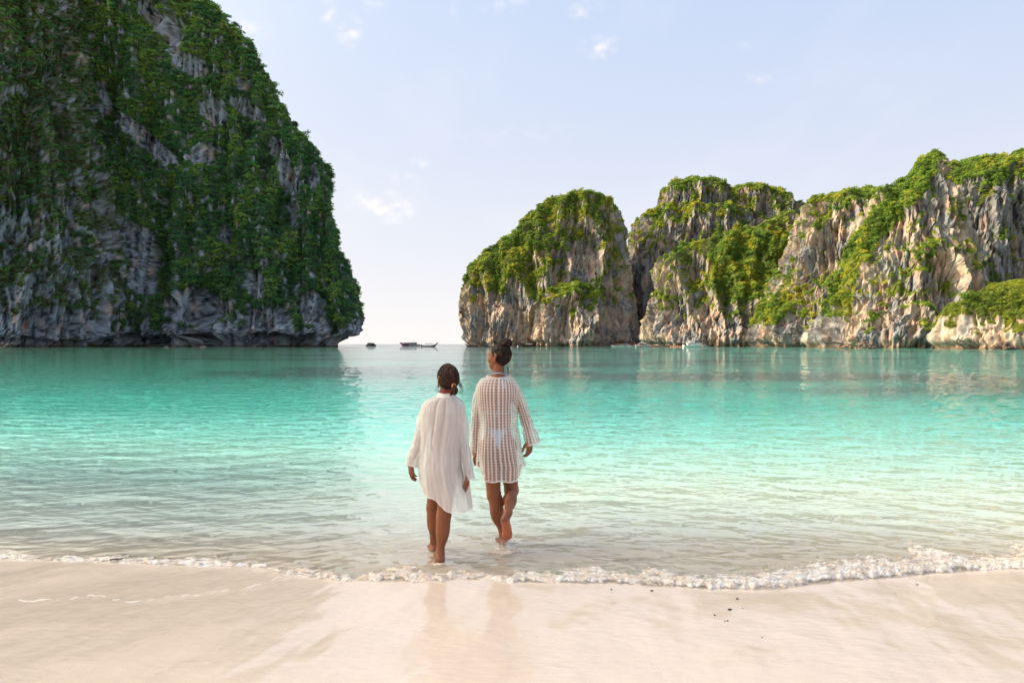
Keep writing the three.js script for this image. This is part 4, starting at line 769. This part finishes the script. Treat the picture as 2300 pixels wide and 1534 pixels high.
// ---- the woman on the right: openwork crochet cover-up over a light blue bikini, hair in a bun
{
  const D = 5.75, J = (X, Y, dd = 0) => at(X, Y, D + dd);
  const hip = [J(1103, 1005), J(1137, 1005)], knee = [J(1109, 1112, -0.01), J(1149, 1102, 0.09)], ank = [J(1131, 1203, 0.0), J(1141, 1152, -0.25)];
  const heelL = V(ank[0].x + 0.002, groundY(ank[0].x, ank[0].z) + 0.035, ank[0].z + 0.03), ballL = V(ank[0].x - 0.03, heelL.y - 0.012, ank[0].z - 0.13);
  const heelR = J(1134, 1168, -0.285), ballR = J(1139, 1201, -0.225);
  const soleN = V().crossVectors(ballR.clone().sub(heelR), V(1, 0, 0)).normalize(); if (soleN.z < 0) soleN.negate();
  const sh = [J(1088, 874), J(1149, 874)], elb = [J(1071, 945), J(1179, 938, 0.02)], wri = [J(1066, 1012, 0.02), J(1190, 990, 0.0)];
  const neck = J(1119, 846), headC = J(1121, 802), yaw = 0.98;
  const HM = new THREE.Matrix4().compose(headC, new THREE.Quaternion().setFromEuler(new THREE.Euler(0.07, yaw, 0, 'YXZ')), V(0.97, 1, 0.97)), HMi = HM.clone().invert();
  const torso = [cap(J(1119, 985, 0.01), J(1118, 935, 0.01), 0.112, 0.095, 0.06), cap(J(1118, 935), J(1118, 880), 0.095, 0.108, 0.06), cap(J(1096, 880), J(1141, 880), 0.068, 0.068, 0.06), cap(J(1104, 1003, -0.035), J(1101, 1022, -0.045), 0.09, 0.076, 0.035), cap(J(1135, 1003, -0.035), J(1138, 1022, -0.045), 0.09, 0.076, 0.035),
    cap(J(1118, 862), neck, 0.06, 0.048, 0.05), cap(neck, J(1120, 815, 0), 0.047, 0.046, 0.03)];
  const legs = [cap(hip[0], knee[0], 0.088, 0.056, 0.03), cap(knee[0], ank[0], 0.053, 0.031, 0.03), ell(knee[0].clone().lerp(ank[0], 0.33).add(V(-0.004, 0, 0.016)), V(0.056, 0.125, 0.053), 0.03), cap(hip[1], knee[1], 0.088, 0.058, 0.03), cap(knee[1], ank[1], 0.054, 0.031, 0.03), ell(knee[1].clone().lerp(ank[1], 0.36).add(V(0, -0.01, 0.01)), V(0.052, 0.085, 0.075), 0.03),
    cap(ank[0], heelL, 0.031, 0.031, 0.03), cap(ank[1], heelR, 0.03, 0.03, 0.03), ...foot(heelL, ballL, V(0, 1, 0), V(1, 0, 0)), ...foot(heelR, ballR, soleN.clone().negate(), V(-1, 0, 0))];
  const arms = [0, 1].flatMap((i) => [cap(sh[i], elb[i], 0.035, 0.028, 0.04), cap(elb[i], wri[i], 0.028, 0.022, 0.03)]);
  const body = union([...torso, ...legs, ...arms]), b = bounds([...hip, ...knee, ...ank, ...sh, ...elb, neck, heelR, heelL, ballR, ballL, ...wri], 0.14);
  b.max.y = headC.y - 0.03; b.min.y = heelL.y - 0.05;
  const hands = [hand(wri[0], V(0.02, -1, -0.1), V(1, 0, 0.25), 1, 0.8), hand(wri[1], V(-0.05, -1, 0.1), V(-0.75, 0.1, -0.6), -1, 1.0)];
  const hb = (w) => new THREE.Box3(w.clone().add(V(-0.1, -0.2, -0.11)), w.clone().add(V(0.1, 0.03, 0.11)));
  const head = placed(headPrims(), HM), hbox = new THREE.Box3(headC.clone().addScalar(-0.17), headC.clone().addScalar(0.2));
  const bodyG = skin(body, b.min, b.max, 0.009);
  const soles = [{ c: heelR.clone().lerp(ballR, 0.75), r: 0.125, n: soleN }];
  const root = base('person', [J(1125, 1220).x, 0, -D]); root.updateMatrixWorld(true);
  const put = (name, g, m, parent = root) => { g.translate(-root.position.x, 0, D); return part(name, g, m, parent); };
  tag(root, 'taller person with hair in a top bun, crochet cover-up over a light blue bikini', 'person', 'people wading into the bay');
  const skinG = paintSkin(bodyG, soles);
  // bikini: pieces that lie on the body
  const cut = (keep, off) => {
    const p = bodyG.attributes.position, n = bodyG.attributes.normal, id = bodyG.index.array, P = [], N = [];
    for (let t = 0; t < id.length; t += 3) { let ok = true; for (let k = 0; k < 3; k++) { const i = id[t + k]; if (!keep(V(p.getX(i), p.getY(i), p.getZ(i)))) ok = false; } if (ok) for (let k = 0; k < 3; k++) { const i = id[t + k]; P.push(p.getX(i) + n.getX(i) * off, p.getY(i) + n.getY(i) * off, p.getZ(i) + n.getZ(i) * off); N.push(n.getX(i), n.getY(i), n.getZ(i)); } }
    const g = new THREE.BufferGeometry(); g.setAttribute('position', new THREE.Float32BufferAttribute(P, 3)); g.setAttribute('normal', new THREE.Float32BufferAttribute(N, 3)); return g;
  };
  const around = (Y, tilt, r, n = 60) => { const pts = []; for (let i = 0; i < n; i++) { const a = i / n * 6.2832, c = J(1118, Y + tilt * Math.sin(a)); let l = 0, h = 0.3; for (let k = 0; k < 18; k++) { const m = (l + h) / 2; const x = c.x + Math.cos(a) * m, z = -D + Math.sin(a) * m; body(x, c.y, z) < 0.003 ? (l = m) : (h = m); } pts.push(V(c.x + Math.cos(a) * l, c.y, -D + Math.sin(a) * l)); } return new THREE.TubeGeometry(new THREE.CatmullRomCurve3(pts, true), n * 2, r, 6, true); };
  const blue = new THREE.MeshPhysicalMaterial({ color: rgb(0.36, 0.62, 0.86), roughness: 0.6, side: THREE.DoubleSide });
  const seat = cut((q) => { const [X, Y] = px(q); return q.z > -D && Y > 964 && Y < 1008 && Math.abs(X - 1118) < lerp(21, 1.5, (Y - 964) / 44); }, 0.004);
  put('bikini_bottom', mergeGeometries([seat.index ? seat : mergeVertices(seat), ].map(bare3)), blue);
  put('bikini_string', mergeGeometries([around(966, 2, 0.005), around(925, 1, 0.004)]), blue);
  const bow = []; for (const [x, y, z] of [[-0.014, -0.045, 0.01], [0.006, -0.09, 0.014], [0.02, -0.075, 0.012], [0.012, -0.13, 0.012], [-0.012, 0.006, 0.016], [0.02, 0.012, 0.016]]) { const s = J(1129, 851, -0.075); bow.push(new THREE.TubeGeometry(new THREE.CatmullRomCurve3([s, s.clone().add(V(x * 0.4, y * 0.4 + 0.006, z)), s.clone().add(V(x, y, z * 0.6 + 0.012))]), 10, 0.0038, 6)); }
  const halter = new THREE.TorusGeometry(0.056, 0.0035, 6, 40); halter.rotateX(1.25); halter.translate(J(1119, 842).x, J(1119, 842).y, -D);
  put('bikini_tie', mergeGeometries([...bow, halter]), blue);
  const knot = []; for (const [x, y] of [[-0.02, -0.05], [0.012, -0.06], [-0.006, 0.012], [0.02, 0.01], [-0.03, -0.09], [0.02, -0.1]]) { const s = J(1117, 925, -0.112); knot.push(new THREE.TubeGeometry(new THREE.CatmullRomCurve3([s, s.clone().add(V(x * 0.5, y * 0.5, 0.008)), s.clone().add(V(x, y, 0.004))]), 8, 0.0032, 5)); }
  put('bikini_tie', mergeGeometries(knot), blue);
  put('body', mergeGeometries([skinG, ...hands.map((h, i) => { const q = hb(wri[i]); return paintSkin(skin(union(h), q.min, q.max, 0.004)); }), paintSkin(skin(head.f, hbox.min, hbox.max, 0.005))]), skinMat);
  // hair drawn up to the bun
  const bunC = V(0.004, 0.122, 0.074);
  const hs = (x, y, z) => { const q = V(x, y, z).applyMatrix4(HMi), e = Math.hypot(q.x / 0.079, (q.y - 0.02) / 0.098, (q.z - 0.016) / 0.1) - 1; const gro = 0.003 * Math.sin(Math.atan2(q.x, bunC.y - q.y + 0.02) * 26) + 0.003 * n3(q.x * 30, q.y * 30, q.z * 30); const cutp = -((q.z + 0.066) * 0.155 + (q.y - 0.072) * 0.118) / 0.195; return Math.max(e * 0.08 + gro, cutp); };
  const bs = (x, y, z) => { const q = V(x, y, z).applyMatrix4(HMi).sub(bunC), r = Math.hypot(q.x / 1.0, q.y / 0.92, q.z / 1.0), a = Math.atan2(q.y, q.x), tw = 0.0045 * Math.sin(a * 3 + q.z * 90 + r * 60) + 0.004 * n3(q.x * 45, q.y * 45, q.z * 45); const lobe = Math.hypot(q.x + 0.004, q.y + 0.004, q.z + 0.038) - 0.024; return smin(r - 0.038 + tw, lobe + tw, 0.02); };
  const tint = (p, n, c) => { const q = p.clone().applyMatrix4(HMi), t = smooth(n3(q.x * 30, q.y * 14, q.z * 20), 0.1, 0.7); c[0] = lerp(0.014, 0.06, t); c[1] = lerp(0.010, 0.027, t); c[2] = lerp(0.009, 0.016, t); };
  const bc = bunC.clone().applyMatrix4(HM), hp = [bare3(colour(skin(hs, hbox.min, hbox.max, 0.005), tint)), bare3(colour(skin(bs, bc.clone().addScalar(-0.1), bc.clone().addScalar(0.08), 0.004), tint))];
  for (let i = 0; i < 210; i++) {
    const a = range(-2.7, 2.7), h = range(-0.95, 0.75), w = Math.sqrt(1 - h * h), s = V(Math.sin(a) * 0.081 * w, 0.02 + h * 0.1, Math.cos(a) * 0.102 * w + 0.016);
    if ((s.z + 0.066) * 0.155 + (s.y - 0.072) * 0.118 < -0.002) continue;
    const m = s.clone().lerp(bunC, 0.5).sub(V(0, 0.02, 0.016)); m.set(m.x / 0.08, m.y / 0.099, m.z / 0.101).normalize().multiply(V(0.0825, 0.102, 0.104)).add(V(0, 0.02, 0.016));
    hp.push(strand([s, m, bunC.clone().add(V(range(-0.02, 0.02), range(-0.025, 0), range(-0.02, 0.01)))].map((q) => q.applyMatrix4(HM)), 0.0022, 0.0018, rnd() < 0.25 ? [0.07, 0.032, 0.018] : [0.016 + 0.014 * rnd(), 0.011 + 0.007 * rnd(), 0.009]));
  }
  for (let i = 0; i < 24; i++) { const a = i * 0.9, pts = []; for (let k = 0; k < 7; k++) { const t = a + k * 0.55, r = 0.041; pts.push(bunC.clone().add(V(Math.cos(t) * r * Math.cos(i), Math.sin(t) * r * 0.94, Math.cos(t) * r * Math.sin(i))).applyMatrix4(HM)); } hp.push(strand(pts, 0.005, 0.004, rnd() < 0.3 ? [0.06, 0.028, 0.016] : [0.018, 0.012, 0.009], 6, 14)); }
  for (let i = 0; i < 14; i++) { const a = range(-0.7, 0.9), st = V(Math.sin(a) * 0.06, -0.075, Math.cos(a) * 0.07 + 0.01); hp.push(strand([st, st.clone().add(V(0.006 * Math.sin(i), -0.025, 0.012)), st.clone().add(V(0.012 * Math.sin(i * 3), -0.045 - 0.03 * rnd(), 0.012))].map((q) => q.applyMatrix4(HM)), 0.0016, 0.0006, [0.03, 0.017, 0.011])); }
  put('hair', mergeGeometries(hp), hairMat);
  // the crochet: a repeat of one rib and one column of shells, open between the threads
  const N = 96, cro = texture(N, (u, v, c) => {
    const rib = Math.abs(u - 0.5) < 0.13 + 0.05 * Math.cos(v * 12.566), hole = Math.hypot((u - 0.5) * 1.2, ((v * 2) % 1 - 0.5) * 0.5) < 0.06;
    const uu = u < 0.5 ? u + 0.5 : u - 0.5, fan = Math.abs(Math.hypot((uu - 0.5) * 2.0, v - 0.1) - 0.55) < 0.13 || Math.abs(Math.hypot((uu - 0.5) * 2.0, v + 0.9) - 0.55) < 0.13, thread = Math.abs(uu - 0.5) < 0.035 || Math.abs((uu - 0.5) * 2 - (v - 0.2)) < 0.05 || Math.abs((uu - 0.5) * 2 + (v - 0.2)) < 0.05;
    const open = Math.hypot((uu - 0.5) * 1.15, v - 0.5) < 0.31, a = rib ? (hole ? 0.15 : 1) : open ? (thread ? 0.45 : 0.02) : fan || thread ? 0.78 : 0.42; c[0] = c[1] = c[2] = a;
  });
  cro.repeat.set(1 / 0.0265, 1 / 0.0235);
  const lace = new THREE.MeshPhysicalMaterial({ color: rgb(0.86, 0.74, 0.67), roughness: 0.95, specularIntensity: 0.15, side: THREE.DoubleSide, alphaMap: cro, transparent: true, transmission: 0.15, thickness: 0 });
  const trim = mat(0.86, 0.76, 0.69, 0.9);
  const o = {
    d: D, nu: 200, nv: 130, top: (f) => 846 - 2 * Math.abs(Math.cos(f)) + 2 * Math.sin(f), zc: () => 0.0,
    hem: (f) => { const c = Math.abs(Math.cos(f)); return 1074 - 30 * smooth(c, 0.62, 1.0) + 1.0 * Math.sin(f * 11); },
    xl: table([[840, 1097], [846, 1092], [850, 1082], [856, 1076], [866, 1070], [885, 1069], [920, 1073], [955, 1076], [990, 1073], [1020, 1071], [1045, 1071], [1080, 1074]]),
    xr: table([[840, 1144], [846, 1148], [850, 1156], [856, 1160], [866, 1165], [885, 1166], [920, 1163], [955, 1162], [990, 1166], [1020, 1172], [1045, 1177], [1080, 1174]]),
    deep: table([[840, 0.06], [846, 0.068], [858, 0.10], [880, 0.128], [930, 0.128], [980, 0.15], [1010, 0.168], [1080, 0.165]]),
    fold: (f, Y, t) => smooth(t, 0.2, 1) * (0.010 * Math.sin(6 * f + 0.7 + t) + 0.006 * Math.sin(11 * f + 2) + 0.006 * n3(Math.cos(f) * 4, Math.sin(f) * 4, t * 2)) + 0.002 * n3(Math.cos(f) * 12, Math.sin(f) * 12, t * 9),
  };
  const dress = garment(o), sl = [[J(1090, 866), J(1077, 884), J(1069, 945), J(1067, 1024, 0.02)], [J(1147, 866), J(1161, 884), J(1180, 938, 0.02), J(1197, 998, 0.0)]];
  const sleeves = sl.map((p, i) => sleeve(p, i ? table([[0, 0.03], [0.1, 0.045], [0.25, 0.049], [0.55, 0.047], [1, 0.063]]) : table([[0, 0.03], [0.1, 0.045], [0.25, 0.048], [0.55, 0.046], [1, 0.043]]), { fold: 0.007, seed: i * 5 + 30 }));
  put('cover_up', mergeGeometries([dress, ...sleeves].map((g) => g.clone())), lace);
  put('hem', edgeRoll(dress, 200, 130, 0.005), trim); put('neckline', edgeRoll(dress, 200, 0, 0.004), trim); for (const s of sleeves) put('cuff', edgeRoll(s, 48, 60, 0.004), trim);
}
// ---------------------------------------------------------------- the edge of the wave: churned foam, droplets, lace on the water
const frothMat = new THREE.MeshPhysicalMaterial({ color: rgb(1, 1, 1), vertexColors: true, roughness: 0.8, specularIntensity: 0.25, side: THREE.DoubleSide, transparent: true });
const bandW = table([[-300, 0.05], [0, 0.06], [240, 0.07], [330, 0.14], [560, 0.12], [610, 0.05], [720, 0.09], [850, 0.17], [980, 0.20], [1060, 0.14], [1200, 0.17], [1400, 0.18], [1550, 0.24], [1700, 0.30], [1850, 0.40], [2000, 0.52], [2150, 0.44], [2300, 0.34], [2500, 0.2]]);
const white = table([[-300, 0.7], [240, 0.8], [560, 0.85], [620, 0.1], [1000, 0.12], [1100, 0.3], [1500, 0.35], [1650, 0.6], [1850, 0.8], [2150, 0.75], [2300, 0.4]]);
const body2 = table([[-300, 0.3], [0, 0.35], [300, 0.5], [560, 0.5], [620, 1], [1000, 1.0], [1300, 1], [1700, 1.2], [2000, 1.5], [2300, 1.0]]);
function froth(name, e0, e1, de, da, f, label) {
  const nu = Math.round(1.62 / da), nv = Math.round((e1 - e0) / de), T = new Float32Array((nu + 1) * (nv + 1)), W = new Float32Array(T.length);
  const g = grid(nu, nv, (i, j, q) => {
    const a = -0.81 + i * da, e = e0 + j * de, D = shoreD(a) + e, x = a * D, r = f(a, e, x, D), k = j * (nu + 1) + i;
    T[k] = r[0]; W[k] = r[2];
    const s = n2(x * 30 + 5, D * 30) * 0.004; q[0] = x + s; q[1] = Math.max(seaY(a, D), groundY(x, -D)) - 0.004 + r[1]; q[2] = -D + s; q[3] = x; q[4] = D;
  });
  const I = [], id = g.index.array; for (let t = 0; t < id.length; t += 3) if (T[id[t]] > 0 && T[id[t + 1]] > 0 && T[id[t + 2]] > 0) I.push(id[t], id[t + 1], id[t + 2]);
  g.setIndex(I); g.computeVertexNormals();
  colour(g, (p, n, c, i) => { const w = W[i], t = 1 + 0.08 * n3(p.x * 40, p.y * 40, p.z * 40); c[0] = lerp(0.76, 0.92, w) * t; c[1] = lerp(0.60, 0.86, w) * t; c[2] = lerp(0.45, 0.79, w) * t; });
  const C4 = new Float32Array(T.length * 4), C3 = g.attributes.color.array;
  for (let k = 0; k < T.length; k++) { C4[k * 4] = C3[k * 3]; C4[k * 4 + 1] = C3[k * 3 + 1]; C4[k * 4 + 2] = C3[k * 3 + 2]; C4[k * 4 + 3] = smooth(T[k], -0.02, 0.7) * 0.9; }
  g.setAttribute('color', new THREE.BufferAttribute(C4, 4));
  return tag(part(name, g, frothMat), label, 'foam', undefined, 'stuff');
}
const bil = (x, y, k, s) => Math.abs(n3(x * k, y * k, s));
froth('foam', -0.03, 0.95, 0.0062, 0.0012, (a, e, x, D) => {
  const X = bearing(a), w = bandW(X) * (1.9 + 1.2 * n2(x * 1.6, 4)), lob = 0.035 * n2(x * 3.2, 8) + 0.022 * n2(x * 9, 2) + 0.008 * n2(x * 31, 5), u = (e - lob + 0.01) / w;
  const m = smooth(u, -0.04, 0.10) * (1 - smooth(u, 0.1, 1.25));
  const churn = fbm3(x * 8, D * 17, 2, 4), cells = bil(x, D * 1.6, 24, 1), fine = bil(x, D * 1.5, 55, 5), tiny = bil(x, D, 120, 9);
  const kick = 1.05 * Math.exp(-(((x + 0.05) / 0.15) ** 2) - ((D - 5.47) / 0.12) ** 2) + 0.8 * Math.exp(-(((x + 0.55) / 0.11) ** 2) - ((D - 5.12) / 0.10) ** 2);   // stirred up by the feet
  const t = Math.max(m * 1.15, kick) + churn * 0.6 - 0.42 + 0.6 * (fine - 0.2) * (1 - m);
  const big = body2(X), h = smooth(t, 0.05, 0.9) * (0.003 + big * (0.010 * clamp(0.3 + churn) + 0.0035 * (1 - cells * 2) + 0.0035 * (1 - fine * 2) + 0.0025 * (1 - tiny * 2)));
  const wh = clamp(white(X) * 0.5 + 0.55 * n3(x * 9, D * 16, 7) - 0.5 * smooth(u, 0.4, 0.9) + 0.8 * (fine - 0.2) + 0.5 * (cells - 0.2));
  return [t, Math.max(0.002, h), wh];
}, 'line of sandy and white foam along the edge of the breaking ripple');
// thin strands of foam drawn out over the shallow water behind it
froth('foam', 0.15, 3.2, 0.018, 0.0022, (a, e, x, D) => {
  const zz = D + 0.03 * x * x, r1 = 1 - 3.2 * Math.abs(n2(x * 0.9 + 0.5 * n2(x * 3, zz * 3), zz * 2.6)), r2 = fbm2(x * 6, zz * 14, 3), X = bearing(a);
  const zone = smooth(e, 0.15, 0.6) * (1 - smooth(e, 0.9, 3.0)) * (0.35 + 0.5 * smooth(X, 800, 1500) + 0.2 * smooth(X, 1000, 600));
  return [r1 * 0.4 + r2 * 0.6 - 0.92 + zone * 0.62, 0.0065, 0.75];
}, 'pale threads of foam drawn out on the shallow water');
// a thin white line where the spent wave has stopped on the sand, left
{
  const P = [];
  const g = grid(420, 3, (i, j, q) => { const a = -0.79 + i * 0.00117, D = filmD(a) + 0.004 + j * 0.006 + 0.003 * n2(i * 0.3, j), x = a * D, w = 0.003 * Math.sin(Math.PI * (j + 0.02) / 3) * clamp(0.5 + n2(i * 0.05, 3) * 1.3); q[0] = x; q[1] = Math.max(groundY(x, -D), seaY(a, D)) - 0.0008 + w; q[2] = -D; q[3] = x; q[4] = D; });
  colour(g, (p, n, c) => { c[0] = 0.92; c[1] = 0.82; c[2] = 0.71; });
  tag(part('foam', g, frothMat), 'fine white line where the spent wave stopped on the sand at left', 'foam', undefined, 'stuff');
}
// bubbles and thrown drops
{
  const drop = new THREE.IcosahedronGeometry(1, 2), wet = new THREE.MeshPhysicalMaterial({ color: rgb(1, 1, 1), roughness: 0.02, transmission: 1, thickness: 0.01, ior: 1.33 });
  const list = [];
  for (let i = 0; i < 700; i++) {
    const a = range(-0.78, 0.78), X = bearing(a); if (rnd() > body2(X) * 0.6) continue;
    const w = bandW(X), D = shoreD(a) + range(-0.03, 1) * w * 0.8, x = a * D, s = 0.0022 + 0.005 * Math.pow(rnd(), 4);
    list.push([x, Math.max(seaY(a, D), groundY(x, -D)) + 0.008 + 0.025 * Math.pow(rnd(), 2.5) * body2(X), -D, s]);
  }
  for (let i = 0; i < 170; i++) { const t = Math.pow(rnd(), 0.7), an = rnd() * 6.28, c = at(1142, 1216, 5.56); list.push([c.x + Math.cos(an) * 0.10 * t, c.y - 0.10 + 0.10 * rnd() * (1.3 - t), c.z + 0.14 * t * Math.sin(an) + 0.05, 0.0025 + 0.006 * Math.pow(rnd(), 3)]); }
  const m = new THREE.InstancedMesh(drop, wet, list.length), M = new THREE.Matrix4();
  list.forEach(([x, y, z, s], i) => m.setMatrixAt(i, M.makeScale(s, s * range(0.8, 1.6), s).setPosition(x, y, z)));
  m.name = 'water_drops'; m.castShadow = m.receiveShadow = true; scene.add(m); tag(m, 'drops of water thrown up along the breaking ripple', 'water drops', undefined, 'stuff');
}
{ // the splash under the lifted foot
  const pts = [], c = at(1140, 1214, 5.55);
  for (let i = 0; i < 26; i++) { const a = range(-0.3, 3.4), l = range(0.03, 0.13), s = c.clone().add(new THREE.Vector3(range(-0.05, 0.05), range(-0.02, 0.02), range(-0.03, 0.04))), e = s.clone().add(new THREE.Vector3(Math.cos(a) * l * 0.55, range(-0.10, 0.0), Math.sin(a) * l + 0.02)); pts.push(new THREE.TubeGeometry(new THREE.CatmullRomCurve3([s, s.clone().lerp(e, 0.5).add(new THREE.Vector3(0, 0.014, 0)), e]), 8, range(0.001, 0.0028), 5)); }
  tag(part('splash', mergeGeometries(pts), new THREE.MeshPhysicalMaterial({ color: rgb(0.95, 0.95, 0.95), roughness: 0.08, transmission: 0.85, thickness: 0, ior: 1.33 })), 'splash of clear water pulled up by the lifted bare foot', 'splash', undefined, 'stuff');
}
// ---------------------------------------------------------------- pebbles and flotsam on the sand
{
  const place = (X, Y) => { let d = toD(Y); for (let k = 0; k < 6; k++) { const y = groundY((X - 1150) / FPX * d, -d); d = (EYE - y) * FPX / (Y - HORIZON); } return new THREE.Vector3((X - 1150) / FPX * d, groundY((X - 1150) / FPX * d, -d), -d); };
  const stone = (X, Y, w, l, tone, label, name = 'pebble') => {
    const p = place(X, Y), g = mergeVertices(new THREE.IcosahedronGeometry(1, 4).deleteAttribute('normal').deleteAttribute('uv'), 1e-4), q = g.attributes.position;
    for (let i = 0; i < q.count; i++) { const k = 1 + 0.2 * n3(q.getX(i) * 1.3 + X, q.getY(i) * 1.3, q.getZ(i) * 1.3 + Y); q.setXYZ(i, q.getX(i) * w * k, q.getY(i) * Math.min(w, l) * 0.55 * k, q.getZ(i) * l * k); }
    g.computeVertexNormals();
    const m = part(name, g, mat(...tone, 0.35)); m.position.copy(p).add(new THREE.Vector3(0, Math.min(w, l) * 0.3, 0)); m.rotation.y = range(-0.5, 0.5); tag(m, label, name);
  };
  const B = [0.012, 0.011, 0.012];
  stone(1639, 1369, 0.0135, 0.009, B, 'oval black pebble, largest of the ones on the sand at right');
  stone(1464, 1327, 0.010, 0.009, B, 'round black pebble just below the foam, right of the bathers');
  stone(1373, 1324, 0.0075, 0.006, [0.05, 0.045, 0.045], 'grey pebble at the foam edge, left of the round black one');
  stone(1656, 1345, 0.0095, 0.0075, B, 'black pebble between the largest one and the foam');
  stone(1605, 1381, 0.006, 0.009, B, 'small slanted black pebble left of the largest one');
  stone(1634, 1394, 0.0055, 0.006, B, 'tiny black pebble below the largest one, right of its pair');
  stone(1628, 1395, 0.004, 0.005, B, 'tiny black pebble below the largest one, left of its pair');
  stone(2060, 1313, 0.010, 0.006, [0.09, 0.075, 0.06], 'grey brown pebble under the whitest foam at right');
  stone(1712, 1431, 0.005, 0.004, [0.03, 0.028, 0.026], 'lone tiny dark pebble on the open sand');
  stone(2010, 1333, 0.005, 0.004, [0.16, 0.12, 0.09], 'tiny brown pebble left of the grey brown one');
  stone(1668, 1366, 0.004, 0.004, [0.05, 0.045, 0.04], 'tiny speck of stone right of the largest pebble');
  const s = place(260, 1262), g = new THREE.TubeGeometry(new THREE.CatmullRomCurve3([new THREE.Vector3(-0.045, 0.006, 0.006), new THREE.Vector3(-0.01, 0.012, 0), new THREE.Vector3(0.02, 0.01, -0.004), new THREE.Vector3(0.045, 0.014, -0.012)]), 14, 0.0055, 7);
  const tw = part('twig', g, mat(0.05, 0.045, 0.04, 0.7)); tw.position.copy(s).add(new THREE.Vector3(0, 0.012, 0)); tag(tw, 'short dark twig lying at the white foam on the left', 'twig');
}
renderer.render(scene, camera);
